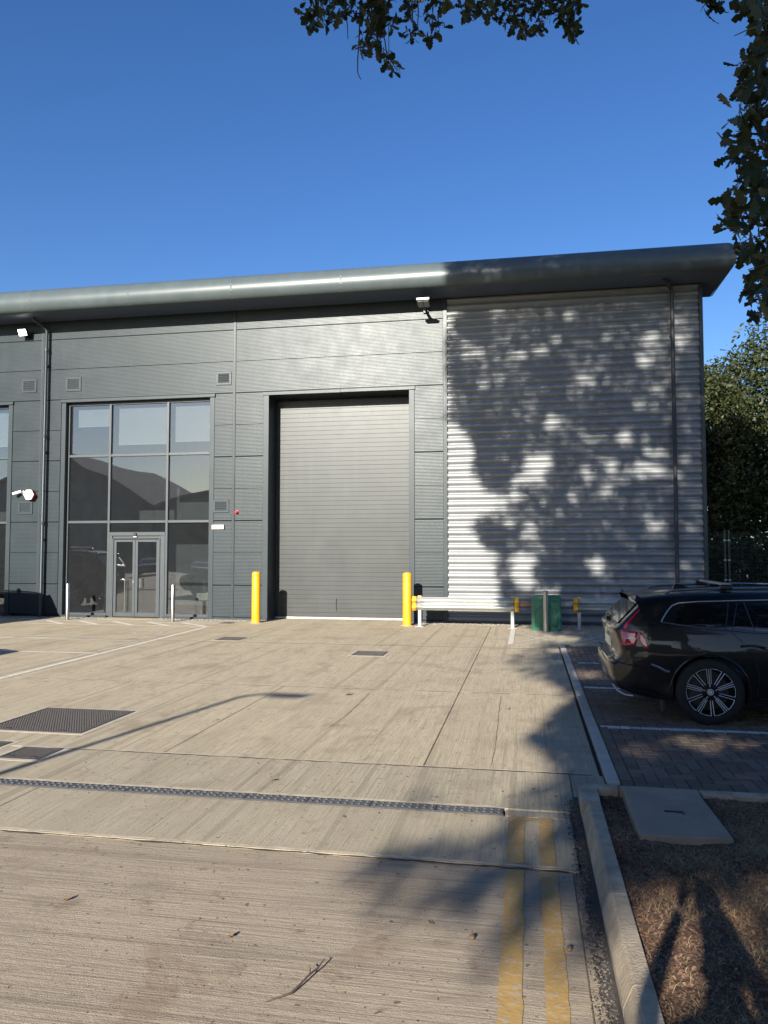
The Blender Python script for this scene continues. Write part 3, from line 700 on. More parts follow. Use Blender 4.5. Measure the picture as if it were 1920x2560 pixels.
# alarm box
r = empty('alarm_box', (-13.46, YF, 3.335), label='cream hexagonal alarm box with red back plate on the left wall', cat='alarm box')
hx = [(.155*math.cos(R(60*k)), .155*math.sin(R(60*k))) for k in range(6)]
def hexp(s, y0, y1): return MB().prism([(x*s, z*s) for x, z in hx], 'y', y0, y1)
m = MB()
for s, y_ in ((1.0, 0), (1.0, -.045)): pass
hexp(.97, -.115, -.002).build('back_plate', M['red'], r); hexp(1.0, -.15, -.116).build('cover', M['cream'], r)
MB().tube([(-.07+.026*math.cos(a), -.152, .03+.026*math.sin(a)) for a in np.linspace(0, 6.283, 16)], .004, 5).build('logo_ring', M['dark'], r)
for i, (a, b, h) in enumerate(((-.034, -.026, .05), (-.012, .022, .026), (.026, .05, .026), (.054, .075, .026))): MB().box(a, b, -.1535, -.1512, .012, .012+h).build('logo_letter', M['dark'], r)
MB().box(-.06, .06, -.1535, -.1512, -.018, -.010).build('logo_line', M['dark'], r)
# red sounder and pale box
r = empty('alarm_sounder', (-7.48, YF, 2.80), label='small round red sounder right of the lower vent', cat='sounder')
MB().tube([(0,0,0),(0,-.03,0),(0,-.032,0),(0,-.075,0),(0,-.09,0)], [.05,.05,.042,.038,.015], 18).build('dome', M['red'], r, smooth=True)
MB().tube([(0,.0,0),(0,-.012,0)], .055, 18).build('base', M['red'], r, smooth=True)
r = empty('wall_light', (-7.985, YF, 2.415), label='small cream rectangular bulkhead box right of the glazing', cat='wall box')
MB().box(-.165, .165, -.06, -.012, -.057, .057, .008).build('cover', M['cream'], r); MB().box(-.155, .155, -.012, 0, -.05, .05).build('base', M['dark'], r)
# pale cream rectangle set just inside the glazing
r = tag(MB().box(-8.66, -8.33, GY+.03, GY+.033, .48, .67).build('pale_sheet', M['cream']), 'pale blank rectangle behind the lower right glass pane', 'pale_sheet')

# ================================================================ GROUND IRONWORK
def cover(x0, x1, y0, y1, label, nx, ny, group, tread=True, z=.004):
    r = empty('manhole_cover', ((x0+x1)/2, (y0+y1)/2, 0), label=label, cat='manhole cover', group=group)
    a, b = (x1-x0)/2, (y1-y0)/2
    m = MB().box(-a, a, -b, -b+.03, -.03, z+.002).box(-a, a, b-.03, b, -.03, z+.002).box(-a, -a+.03, -b+.03, b-.03, -.03, z+.002).box(a-.03, a, -b+.03, b-.03, -.03, z+.002)
    m.build('frame', M['iron'], r)
    if a > .15: MB().box(-a-.05, a+.05, -b-.05, b+.05, -.03, .0022).build('mortar_surround', M['sealant'], r)
    pl = MB().box(-a+.032, a-.032, -b+.032, b-.032, -.03, z-.001); pl.build('plate', M['iron'], r)
    t = MB(); w_ = (2*a-.08)/nx; h_ = (2*b-.08)/ny
    for i in range(nx):
        for j in range(ny):
            cx = -a+.04+(i+.5)*w_; cy = -b+.04+(j+.5)*h_
            cx += w_*.5*(j % 2)-w_*.25
            t.box(cx-w_*.34, cx+w_*.34, cy-h_*.28, cy+h_*.28, z-.001, z+.0025)
    t.build('tread_pattern', M['iron'], r)
    for sx in (-1, 1): MB().box(sx*a*.55-.03, sx*a*.55+.03, -b+.05, -b+.075, z, z+.007).build('keyhole', M['gasket'], r)
gp = 'iron covers set in the yard'
cover(-5.33, -4.26, 6.90, 7.965, 'large square iron manhole cover at the left of the yard', 36, 44, gp)
cover(-4.465, -4.075, 5.97, 6.34, 'small dark iron cover at the yard joint below the large cover', 18, 18, gp)
cover(-5.06, -4.68, 6.24, 6.48, 'small iron cover cut off by the left edge', 18, 12, gp)
cover(-6.18, -5.65, 14.66, 15.2, 'square iron cover in front of the yellow bollard', 22, 22, gp)
cover(-2.97, -2.42, 12.92, 13.5, 'square iron cover in the middle of the yard facing the roller door', 22, 22, gp)
cover(-7.47, -7.2, 18.08, 18.42, 'tiny iron cover near the gravel and white line', 6, 6, gp)
# drain channel
r = empty('drain_channel', (0, 5.375, 0), label='long studded iron drain channel crossing the whole yard', cat='drain')
m = MB().box(0, .452, -.062, .062, -.04, .0025, .002)
for i in range(9):
    for s in (-1, 1):
        cx = .028+i*.0497+(.0 if s > 0 else .0); m.tube([(cx, s*.028, .001), (cx, s*.028, .008), (cx, s*.028, .0115)], [.013, .012, .005], 8)
g0 = m.build('grating', M['irongr'], r); g0.location.x = -.172-.457
mm = MB().box(0, .457, -.067, -.0635, -.04, .001).box(0, .457, .0635, .067, -.04, .001); e0 = mm.build('channel_edge', M['iron'], r); e0.location.x = g0.location.x
for k in range(1, 20):
    for s in (g0, e0):
        c = s.copy(); COL.objects.link(c); c.location.x = -.172-.457*(k+1)
# concrete chamber cover on the verge
r = empty('chamber_cover', (.875, 5.12, .10), label='flat grey concrete chamber cover lying on the verge', cat='chamber cover')
m = MB(); sk = lambda x, y: (x, y)
m.prism([(-.262,-.44),(.25,-.41),(.232,.50),(-.25,.49)], 'z', -.08, .045); bl = m.build('slab', M['slab'], r)
bv = bl.modifiers.new('b', 'BEVEL'); bv.width = .008; bv.segments = 2
MB().box(-.055, .055, -.012, .012, .0452, .049).build('lifting_slot', M['gasket'], r)
MB().box(.045, .06, -.04, -.018, .0452, .050).build('lifting_pin', M['iron'], r)

# ================================================================ SMALL DEBRIS ON THE CONCRETE
tw = MB().tube([(-1.015,2.955,.008),(-.97,2.99,.012),(-.935,3.03,.010),(-.915,3.085,.016),(-.895,3.15,.022),(-.875,3.21,.02),(-.862,3.262,.03)], [.0025,.0035,.0045,.0045,.004,.004,.003], 6)
tw.tube([(-.895,3.15,.022),(-.90,3.18,.03),(-.915,3.20,.03)], .0025, 5)
tag(tw.build('twig', M['wood'], smooth=True), 'bent dark twig lying on the road in the foreground', 'twig')
def acorn(x, y, label):
    r = empty('acorn', (x, y, .012), label=label, cat='acorn')
    MB().tube([(0,0,-.011),(0,0,-.006),(0,0,.002),(0,0,.009),(0,0,.012)], [.004,.010,.012,.008,.002], 12).build('nut', M['deadleaf'], r, smooth=True)
    MB().tube([(0,0,.006),(0,0,.011),(0,0,.015)], [.0125,.010,.004], 12).build('cup', M['wood'], r, smooth=True)
acorn(.165, 3.575, 'pale acorn on the road right of the yellow lines'); acorn(-.262, 3.60, 'small acorn left of the double yellow lines')
dl = bpy.data.meshes.new('fallen_leaf')
pts = [(0,0,0),(.012,.012,.004),(.03,.016,.002),(.045,.010,.008),(.055,0,.012),(.045,-.011,.006),(.03,-.015,.0),(.012,-.010,.006),(.028,0,-.002)]
dl.from_pydata(pts, [], [(0,1,8),(1,2,8),(2,3,8),(3,4,8),(4,5,8),(5,6,8),(6,7,8),(7,0,8)]); dl.materials.append(M['deadleaf'])
spots = [(1.2,1.3)]*0
pl_ = [(-1.5,16.2,'in front of the crash barrier'),(-2.2,9.3,'near the middle joint of the yard'),(-.2,8.88,'beside the shaded edge of the yard'),(-1.2,5.05,'just below the drain channel'),(-1.95,5.75,'just above the drain channel'),(.2,5.75,'by the corner of the kerb'),(-2.3,3.6,'at the left of the foreground road'),(-1.6,2.6,'at the bottom edge of the road'),(-.45,3.7,'in the foreground shade left of the yellow lines'),(-1.35,3.4,'above the bent twig')]
for i, (x, y, where) in enumerate(pl_):
    o = bpy.data.objects.new('fallen_leaf', dl); o.location = (x, y, .007); o.rotation_euler = (random.uniform(-.3,.3), random.uniform(-.3,.3), random.uniform(0, 6.28)); s = random.uniform(.5, .8) if y < 8 else 1.5; o.scale = (s, s, s); link(o)
    tag(o, 'small curled brown leaf lying '+where, 'leaf', 'fallen leaves on the concrete')
def crumb(i):
    y = random.choice([random.uniform(2.0, 6.4), random.uniform(2.0, 18)]); x = random.uniform(-.62*y, .2)
    z = .001; a = random.uniform(0, 6.283); L = random.uniform(.0015, .006)*(1 if y < 5 else 1.6); c, s = math.cos(a)*L, math.sin(a)*L*.6
    return [(x+c,y+s,z),(x-s,y+c,z),(x-c,y-s,z),(x+s,y-c,z),(x,y,z+L*.9)], [(0,1,4),(1,2,4),(2,3,4),(3,0,4)]
v, f = tris(1500, crumb); o = np_mesh('grit', v, f, M['chip']); tag(o, 'scattered dark crumbs and grit on the concrete', 'grit', kind='stuff')

# ================================================================ FENCE BEHIND THE BAYS
r = empty('mesh_fence', (4.3, 25, 0), label='dark green welded mesh security fence in front of the trees', cat='fence')
inv = Matrix.Translation((-4.3, -25, 0))
def FB(m, n, mat=None): o = m.build(n, mat or M['greenpaint'], r); o.matrix_parent_inverse = inv; return o
for x in (3.0, 5.90, 6.02, 8.9, 11.8, 14.7):
    FB(MB().box(x-.03, x+.03, 24.97, 25.03, 0, 2.42), 'post')
    for z in (.3, .9, 1.5, 2.1): FB(MB().box(x-.04, x+.04, 24.955, 24.969, z, z+.035), 'clamp', M['galv'])
for x0, x1 in ((3.03, 5.87), (6.05, 8.87), (8.93, 11.77), (11.83, 14.67)):
    m = MB(); x = x0
    while x < x1: m.box(x-.0025, x+.0025, 24.998, 25.002, .05, 2.38); x += .05
    z = .08
    while z < 2.4: m.box(x0, x1, 24.993, 24.998, z-.0025, z+.0025); m.box(x0, x1, 25.002, 25.007, z-.0025, z+.0025); z += .20
    FB(m, 'mesh_panel')
fg = MB().box(4.2, 60, 15.0, 60, -.14, -.02).build('side_ground', M['soil']); tag(fg, kind='structure')

# ================================================================ THE ESTATE CAR
def car_paint(name, c, coat=1.0):
    t = NT(name); t.set(base=c, rough=.4, spec=.25, coat=coat, crough=.03); return t.m
M['carblack'] = car_paint('black car paint', (.003,.003,.0035), .7)
M['carglass'] = simple('dark car glass', (.004,.005,.006), .03, spec=.7)
M['chrome'] = simple('satin chrome', (.34,.34,.34), .38, metal=1, vary=.03)
M['tyre'] = simple('tyre rubber', (.012,.012,.012), .8, vary=.2, vs=20)
M['rimdark'] = simple('dark alloy', (.018,.018,.019), .35, metal=.5)
M['rimcut'] = simple('machined alloy', (.80,.80,.80), .45, metal=.6, vary=.03)
t = NT('red tail lamp'); t.set(base=(.42,.006,.02), rough=.08, coat=1.0, crough=.02); M['lampred'] = t.m
t = NT('pale lamp insert'); t.set(base=(.6,.5,.5), rough=.1, coat=1.0); M['lampclear'] = t.m
RW, FWX = .99, 3.86                                   # rear / front wheel centre along the car
def interp(x, xs, ys): return float(np.interp(x, xs, ys))
def Pw(x): return interp(x, [0,.08,.2,.4,.7,1.0,1.6,2.6,3.4,3.9,4.3,4.55,4.68,4.76], [.66,.78,.855,.90,.922,.93,.918,.915,.925,.93,.90,.82,.70,.52])
def Vz(z): return interp(z, [.12,.22,.32,.5,.66,.74,.82,.93,.97,1.0,1.12,1.25,1.30,1.36], [.90,.945,.97,.99,1.0,.998,.985,.965,.955,.94,.885,.81,.77,.70])
def Bw(x, z): return Pw(x)*Vz(z)
def arc(cx, r, a0, a1, n): return [(cx+r*math.cos(R(a)), .33+r*math.sin(R(a))) for a in np.linspace(a0, a1, n)]
prof = [(.62,.215),(.42,.23),(.25,.25),(.12,.29),(.045,.36),(.012,.44),(0,.52),(.004,.585),(.02,.622),(.075,.64),(.105,.66),(.10,.72),(.085,.80),(.062,.87),(.045,.93),(.06,.965),(.10,.985),(.16,1.045),(.235,1.115),(.31,1.19),(.36,1.24),(.30,1.262),(.285,1.275),(.36,1.292),(.55,1.318),(.9,1.342),(1.3,1.356),(1.8,1.362),(2.3,1.355),(2.7,1.33),(3.0,1.29),(3.3,1.19),(3.6,1.06),(3.8,.97),(4.0,.935),(4.3,.89),(4.55,.83),(4.68,.75),(4.74,.64),(4.76,.5),(4.72,.35),(4.62,.26),(4.45,.21)]
ra = .375
under = [(FWX+ra*math.cos(R(-18)),.33+ra*math.sin(R(-18)))]+arc(FWX, ra, -12, 192, 16)+[(FWX-ra*math.cos(R(-18)),.33+ra*math.sin(R(-18))), (3.2,.19), (2.4,.18), (1.7,.19)]+[(RW+ra*math.cos(R(-18)),.33+ra*math.sin(R(-18)))]+arc(RW, ra, -12, 192, 16)+[(RW-ra*math.cos(R(-18)),.33+ra*math.sin(R(-18)))]
closed = prof+under
NP_ = len(prof)
def dep(i, x, z):                                     # how far the section is rounded at the shoulder
    if i >= NP_: return .0
    if x < .15: return .10 if z < .65 else .085
    if x < .37 and z < 1.25: return .03
    if z > 1.2: return .05
    if x > 4.4: return .12
    return .05 if z > .4 else .02
DEP = [0.0]*0
def car_mesh():
    d0 = [dep(i, x, z) for i, (x, z) in enumerate(prof)]
    for _ in range(3): d0 = [d0[0]]+[(d0[i-1]+2*d0[i]+d0[i+1])/4 for i in range(1, len(d0)-1)]+[d0[-1]]
    d0[0] = d0[-1] = .01
    n = len(closed); nrm = []
    for i in range(n):
        a, b = closed[i-1], closed[(i+1) % n]; d = Vector((b[0]-a[0], b[1]-a[1])).normalized(); nrm.append((-d.y, d.x))
    # contour runs clockwise (rear up, roof, front, under): outward is left of travel for prof
    ss = [-1,-.985,-.95,-.88,-.75,-.5,0,.5,.75,.88,.95,.985,1]
    V = []; F = []; m = len(ss); inset = []
    for i, (x, z) in enumerate(closed):
        d = d0[i] if i < NP_ else 0.0
        for s in ss:
            k = d*(1-(1-abs(s)**3)**(1/3)); xx, zz = x-nrm[i][0]*k, z-nrm[i][1]*k
            xe, ze = x-nrm[i][0]*d, z-nrm[i][1]*d
            V.append((xx, s*Bw(xe, ze), zz))
        inset.append((x-nrm[i][0]*d, z-nrm[i][1]*d))
    for i in range(n):
        for j in range(m-1):
            F.append((i*m+j, i*m+j+1, ((i+1) % n)*m+j+1, ((i+1) % n)*m+j))
    lev = 7
    for side in (-1, 1):
        base = []
        for l in range(lev+1):
            row = []
            for i, (x, z) in enumerate(inset):
                if l == 0: row.append(i*m+(0 if side < 0 else m-1)); continue
                sx = min(max(x, .45), 4.3); sz = interp(sx, [.45,1.5,3.0,4.3], [.84,.84,.82,.74]); t = l/lev
                px, pz = x+(sx-x)*t, z+(sz-z)*t; V.append((px, side*Bw(px, pz), pz)); row.append(len(V)-1)
            base.append(row)
        for l in range(lev):
            for i in range(n):
                a, b, c, d = base[l][i], base[l][(i+1) % n], base[l+1][(i+1) % n], base[l+1][i]
                F.append((a, b, c, d) if side < 0 else (d, c, b, a))
    b = MB(); b.v = V; b.f = F; return b
def patch(poly, eps, side, thick=.004):
    """panel following the body side: polygon in (x,z), fan from its centre with subdivided edges"""
    pts = []
    n = len(poly)
    for i in range(n):
        a, b = poly[i], poly[(i+1) % n]; k = max(1, int(math.hypot(b[0]-a[0], b[1]-a[1])/.06))
        for q in range(k): pts.append((a[0]+(b[0]-a[0])*q/k, a[1]+(b[1]-a[1])*q/k))
    cx = sum(p[0] for p in pts)/len(pts); cz = sum(p[1] for p in pts)/len(pts)
    m = MB(); L = 5; rows = []
    for l in range(L+1):
        t = l/L; rows.append([(p[0]+(cx-p[0])*t, side*(Bw(p[0]+(cx-p[0])*t, p[1]+(cz-p[1])*t)+(eps if l else -.004)), p[1]+(cz-p[1])*t) for p in pts])
        rows[-1].append(rows[-1][0])
    return m.sheet(rows)
def side_tube(pts, eps, r, side, n=6): return MB().tube([(x, side*(Bw(x, z)+eps), z) for x, z in pts], r, n)
WIN = [(.535,1.03),(.55,1.06),(.60,1.135),(.655,1.195),(.72,1.222),(.9,1.238),(1.2,1.25),(1.6,1.262),(2.2,1.262),(2.6,1.235),(2.95,1.17),(3.3,1.02),(3.42,.955),(3.3,.925),(2.6,.915),(1.9,.925),(1.4,.945),(1.0,.975),(.7,1.005)]
def make_wheel(r, x, side, root):
    w_ = empty('w'); bpy.data.objects.remove(w_)
    yo = side*.915
    prof_ = [(.245,0),(.262,.004),(.30,-.004),(.328,-.018),(.336,-.045),(.336,-.19),(.325,-.215),(.25,-.225)]
    m = MB(); n = 48
    rows = [[(x+rr*math.cos(2*math.pi*k/n), yo+side*d, .336+rr*math.sin(2*math.pi*k/n)) for k in range(n+1)] for rr, d in prof_]
    ty = m.sheet(rows).build('wheel', M['tyre'], root, smooth=True, ang=60)
    def circ(rr, d, n=48): return [(x+rr*math.cos(2*math.pi*k/n), yo+side*d, .336+rr*math.sin(2*math.pi*k/n)) for k in range(n+1)]
    MB().sheet([circ(.246,.002), circ(.238,.006), circ(.232,-.01), circ(.215,-.06), circ(.20,-.16)]).build('rim', M['rimdark'], ty, smooth=True, ang=60)
    MB().sheet([circ(.20,-.10), circ(.15,-.09), circ(.02,-.09)]).build('brake_disc', M['iron'], ty, smooth=True)
    def at(rr, a, d): return (x+rr*math.cos(a), yo+side*d, .336+rr*math.sin(a))
    for k in range(10):
        a = R(90+36*k+4); big = k % 2 == 0; hw = R(5.2 if big else 3.6)
        m = MB(); m.add([at(.045, a-hw*2.6, -.012), at(.045, a+hw*2.6, -.012), at(.235, a+hw, -.004), at(.235, a-hw, -.004), at(.045, a-hw*2.6, -.05), at(.045, a+hw*2.6, -.05), at(.235, a+hw, -.045), at(.235, a-hw, -.045)], [(0,1,2,3),(4,7,6,5),(0,3,7,4),(1,5,6,2),(0,4,5,1),(3,2,6,7)])
        m.build('spoke', M['rimdark'], ty)
        m = MB()
        for sg in ((-1, 1, 0) if big else (-1, 1)):
            r0 = .05 if sg == 0 else .085; o1 = sg*hw*1.0
            p0 = at(r0, a+sg*hw*1.9, -.008); p1 = at(.236, a+o1, .0); m.tube([p0, p1], .0032 if sg else .0042, 5)
        b_ = a+hw; c_ = R(90+36*(k+1)+4)-R(3.6 if big else 5.2)
        m.tube([at(.236, b_+(c_-b_)*q/5, .001) for q in range(6)], .0032, 5)
        m.build('spoke_edge', M['rimcut'], ty)
    MB().tube([at(0,0,-.03), at(0,0,.004)], [.034,.03], 20).build('hub_cap', M['rimcut'], ty, smooth=True)
    MB().tube([(x+.018*math.cos(q), yo+side*.006, .336+.018*math.sin(q)) for q in np.linspace(0, 6.283, 14)], .003, 5).build('hub_emblem', M['rimdark'], ty)
    for k in range(5):
        a = R(72*k+54); MB().tube([at(.057, a, -.02), at(.057, a, -.004)], .009, 6).build('wheel_bolt', M['rimdark'], ty)
def make_car(name, label, detail=True):
    r = empty(name, label=label, cat='car')
    body = car_mesh().build('body', M['carblack'], r, smooth=True, ang=48)
    for side in (-1, 1):
        make_wheel(r, RW, side, r); make_wheel(r, FWX, side, r)
        patch(WIN, .004, side).build('side_window', M['carglass'], r, smooth=True, ang=60)
        top = WIN[1:13]; side_tube([WIN[0]]+top, .007, .0075, side).build('window_trim', M['chrome'], r, smooth=True)
        side_tube([WIN[12]]+WIN[13:]+[WIN[0]], .008, .0062, side).build('window_trim', M['chrome'], r, smooth=True)
        for a, b in (((1.215,1.245),(1.15,.962)), ((1.30,1.247),(1.215,.958)), ((1.36,1.25),(1.43,.94)), ((2.18,1.262),(2.22,.915)), ((2.30,1.262),(2.34,.915))):
            side_tube([(a[0]+(b[0]-a[0])*t_, a[1]+(b[1]-a[1])*t_) for t_ in np.linspace(0, 1, 5)], .004, .006, side).build('pillar_seal', M['black'], r)
        # door shut lines, handles
        for pts in ([(1.20,.95),(1.30,.85),(1.42,.66),(1.46,.5),(1.44,.30)], [(2.26,.91),(2.25,.6),(2.25,.27)], [(3.42,.93),(3.40,.6),(3.42,.28)], [(1.46,.28),(2.4,.265),(3.4,.275)]):
            side_tube(pts, -.001, .0035, side, 5).build('door_seam', M['gasket'], r)
        for hx in (1.40, 2.42):
            side_tube([(hx-.11,.805),(hx-.06,.812),(hx,.812),(hx+.06,.806),(hx+.11,.796)], .018, .013, side, 8).build('door_handle', M['carblack'], r, smooth=True)
            side_tube([(hx-.10,.815),(hx+.10,.808)], .030, .003, side, 5).build('handle_strip', M['chrome'], r)
        # tail lamp: upright strip beside the screen and the swept L below
        lampA = [(.315,.93),(.335,.925),(.372,.86),(.405,.755),(.385,.745),(.335,.79),(.305,.85)]
        lampB = [(.13,.945),(.19,.935),(.31,.93),(.303,.85),(.285,.775),(.13,.775)]
        lampC = [(.17,.955),(.165,.985),(.24,1.065),(.335,1.16),(.35,1.158),(.265,1.06),(.21,.985),(.185,.95)]
        for pl in (lampA, lampB, lampC): patch(pl, .006, side).build('tail_lamp', M['lampred'], r, smooth=True, ang=60)
        patch([(.165,.858),(.20,.866),(.275,.868),(.28,.858),(.20,.852),(.17,.85)], .011, side).build('lamp_strip', M['lampclear'], r)
        # rear bumper crease, lower trim, mud flap, exhaust bezel, reflector
        side_tube([(.05,.635),(.10,.60),(.22,.585),(.36,.56),(.44,.52),(.40,.50)], .002, .007, side).build('bumper_crease', M['carblack'], r, smooth=True)
        side_tube([(.42,.60),(.50,.57),(.56,.535),(.60,.53)], .004, .014, side).build('reflector', M['chrome'] if side < 0 else M['lampred'], r, smooth=True)
        MB().box(.54, .57, side*.72-.1, side*.72+.1, .10, .27, .004).build('mud_flap', M['black'], r)
        side_tube([(.055,.36),(.10,.30),(.17,.265),(.25,.26)], .0, .010, side).build('exhaust_trim', M['chrome'], r, smooth=True)
        arcp = arc(RW, .385, -10, 190, 24); MB().tube([(x, side*(Bw(x, z)+.003), z) for x, z in arcp], .010, 6).build('arch_lip', M['carblack'], r, smooth=True)
        arcp = arc(FWX, .385, -10, 190, 24); MB().tube([(x, side*(Bw(x, z)+.003), z) for x, z in arcp], .010, 6).build('arch_lip', M['carblack'], r, smooth=True)
        # roof rail and mirror
        yr = side*.60
        MB().tube([(.62,yr,1.315),(.70,yr,1.345),(.95,yr,1.363),(1.6,yr,1.378),(2.2,yr,1.372),(2.6,yr,1.335),(2.68,yr,1.31)], .013, 8).build('roof_rail', M['chrome'], r, smooth=True)
        m = MB().tube([(3.10,side*.86,.98),(3.10,side*.93,1.0),(3.08,side*1.0,1.02)], [.03,.06,.05], 8); m.build('door_mirror', M['carblack'], r, smooth=True)
        # head lamp
        patch([(4.30,.70),(4.50,.68),(4.62,.66),(4.60,.74),(4.35,.80)], .005, side).build('head_lamp', M['lampclear'], r)
    # rear screen and windscreen laid over the body skin
    def over(x0, z0, x1, z1, w0, w1, name, eps=.006):
        nx, nz = -(z1-z0), (x1-x0); l = math.hypot(nx, nz); nx, nz = nx/l*eps, nz/l*eps
        sg = 1
        if x0 > 2: sg = 1
        rows = []
        for s in np.linspace(-1, 1, 9): rows.append([(x0+(x1-x0)*t_+nx*sg, s*(w0+(w1-w0)*t_), z0+(z1-z0)*t_+nz*sg) for t_ in np.linspace(0, 1, 4)])
        MB().sheet(rows).build(name, M['carglass'], r, smooth=True)
    over(.125, 1.0, .345, 1.222, .66, .58, 'rear_screen'); over(3.01, 1.30, 3.75, 1.0, .56, .70, 'windscreen', .012)
    MB().tube([(.10,.0,1.0),(.105,.18,1.015),(.115,.33,1.03)], .012, 6).build('rear_wiper', M['black'], r); MB().tube([(.07,0,.985),(.115,0,1.0)], [.03,.02], 8).build('wiper_hub', M['black'], r)
    # number plate, badges, tow sill
    MB().box(.078, .09, -.26, .26, .71, .81).build('number_plate', M['cream'], r)
    # shark fin aerial, two roof bars on feet
    MB().prism([(.80,1.335),(.815,1.385),(.83,1.395),(.90,1.388),(.985,1.345)], 'y', -.022, .022).build('shark_fin', M['carblack'], r)
    for xb in (1.245, 2.15):
        MB().prism([(xb-.04,1.405),(xb-.03,1.422),(xb,1.428),(xb+.03,1.422),(xb+.04,1.405),(xb,1.398)], 'y', -.62, .62).build('roof_bar', M['chrome'], r)
        for side in (-1, 1):
            m = MB().box(xb-.075, xb+.055, side*.60-.035, side*.60+.035, 1.355, 1.412, .015); m.build('bar_foot', M['black'], r)
    MB().box(4.70, 4.765, -.42, .42, .38, .66, .02).build('grille', M['black'], r)
    return r
car = make_car('estate_car', 'black estate car with roof bars parked in the shaded bay')
car.location = (.82, 8.35+.93, 0)
# cars outside the picture whose shadows and reflections the photograph shows
def other(x, y, rz, label):
    c = copy_tree(car); c.location = (x, y, 0); c.rotation_euler = (0, 0, rz); c['label'] = label; c['group'] = 'cars parked across the estate'; return c
c1 = other(-13.1, 15.55, math.pi, 'tall dark car beside the wall, seen only as the shadow on the left wall'); c1.scale = (1.05, 1, 1.38)
c2 = other(-9.2, 8.6, math.pi, 'dark car in a left bay, seen only as a shadow at the left edge')
for i, (x, y, rz) in enumerate(((-24, -17, 1.2), (-28.5, -17.5, 1.2), (-33, -18, 1.2), (-20.0, -16, 1.2), (-38, -18, 1.2))):
    other(x, y, rz, ['nearest','second','third','fourth','fifth'][i]+' of the cars mirrored in the entrance glass')

# ================================================================ TREES
FPX = 1930.0
_fw = np.array([-math.sin(YAW)*math.cos(PIT), math.cos(YAW)*math.cos(PIT), math.sin(PIT)]); _rt = np.array([math.cos(YAW), math.sin(YAW), 0]); _up = np.cross(_rt, _fw); _C = np.array([0, 0, 1.75])
def topx(p):
    v = p-_C; z = v@_fw; zz = np.where(z > .05, z, .05)
    return 960+FPX*(v@_rt)/zz, 1280-FPX*(v@_up)/zz, z
def frompx(x, y, d):
    r = _fw*FPX+_rt*(x-960)-_up*(y-1280); return _C+r/np.linalg.norm(r)*d
# the crown's outline, described by the shade it throws: on the wall (in picture units of that wall) and on the ground
LY = [560,700,770,800,830,900,960,1000,1042,1084,1126,1169,1190,1219,1236,1262,1287,1305,1329,1363,1380,1422,1464,1490,1560]
LX = [1145,1140,1150,1140,1122,1120,1124,1140,1120,1164,1195,1176,1198,1215,1249,1276,1195,1188,1192,1210,1249,1245,1252,1262,1280]
SPOT = [(1199,879,20,12),(1353,874,18,12),(1427,788,14,14),(1515,843,14,12),(1637,843,24,22),(1617,899,24,20),(1579,945,14,14),(1455,955,26,20),(1647,967,20,14),(1698,798,16,18),(1708,848,22,20),(1384,1051,20,18),(1485,1099,24,14),(1566,1091,24,24),(1698,985,14,10),(1708,1056,12,10),(1242,775,14,10),(1333,777,14,10),(1257,1081,14,10),(1350,1160,42,28),(1325,1194,46,14),(1287,1211,18,14),(1536,1169,18,22),(1628,1169,52,26),(1641,1131,40,16),(1472,1181,18,16),(1570,1205,14,10),(1713,1181,30,14),(1527,1224,22,12),(1439,1250,14,14),(1645,1312,32,20),(1401,1278,14,10),(1329,1312,22,14),(1329,1338,26,16),(1358,1367,20,12),(1498,1414,24,26),(1316,1397,42,20),(1308,1425,36,20),(1316,1456,32,20),(1713,1414,16,14),(1755,1316,12,12),(1679,1380,14,12),(1375,1477,34,14),(1299,1240,24,14),(1150,690,22,8),(1310,652,26,14),(1470,634,18,8),(1770,640,30,14),(1560,660,12,8),(1310,885,16,10),(1250,940,14,10),(1420,1100,14,10),(1260,1145,16,8),(1600,1010,14,12),(1520,905,10,8)]
_r = random.Random(5)
SPOT += [(_r.uniform(1160, 1750), _r.uniform(760, 1340), _r.uniform(8, 15), _r.uniform(7, 11)) for _ in range(62)]
GY_ = [0,2.0,2.9,3.5,3.75,4.1,4.6,4.9,5.3,5.6,6.0,6.4,6.9,7.6,8.3,9.0,9.5,10.4,11.0,11.8,12.6,13.4,14.2,15.5,17,19.2]
GX_ = [.3,.35,.30,.22,-.55,-.95,-.85,-.35,-.05,-.1,.0,.32,.18,.05,.25,.42,.58,.50,.1,-.15,-.35,-.30,-.1,.35,.55,-.2]
GSP = [(.66,3.8,.2,.5),(.98,3.85,.18,.5),(1.25,4.45,.1,.15),(.40,3.3,.14,.3),(1.55,7.6,.30,.16),(2.0,7.75,.25,.14),(1.0,7.3,.2,.14),(.1,5.15,.12,.14),(.60,14.2,.2,.2),(1.35,3.2,.1,.15),(.3,4.7,.1,.12),(.9,11.6,.16,.4),(.7,16.2,.4,.5),(-.2,16.2,.5,.6)]
GDK = [(-.55,5.62,.26,.20),(-.75,11.6,.12,.16),(-.55,12.5,.22,.25)]
KY, KZ = SX*YF, SZ*YF
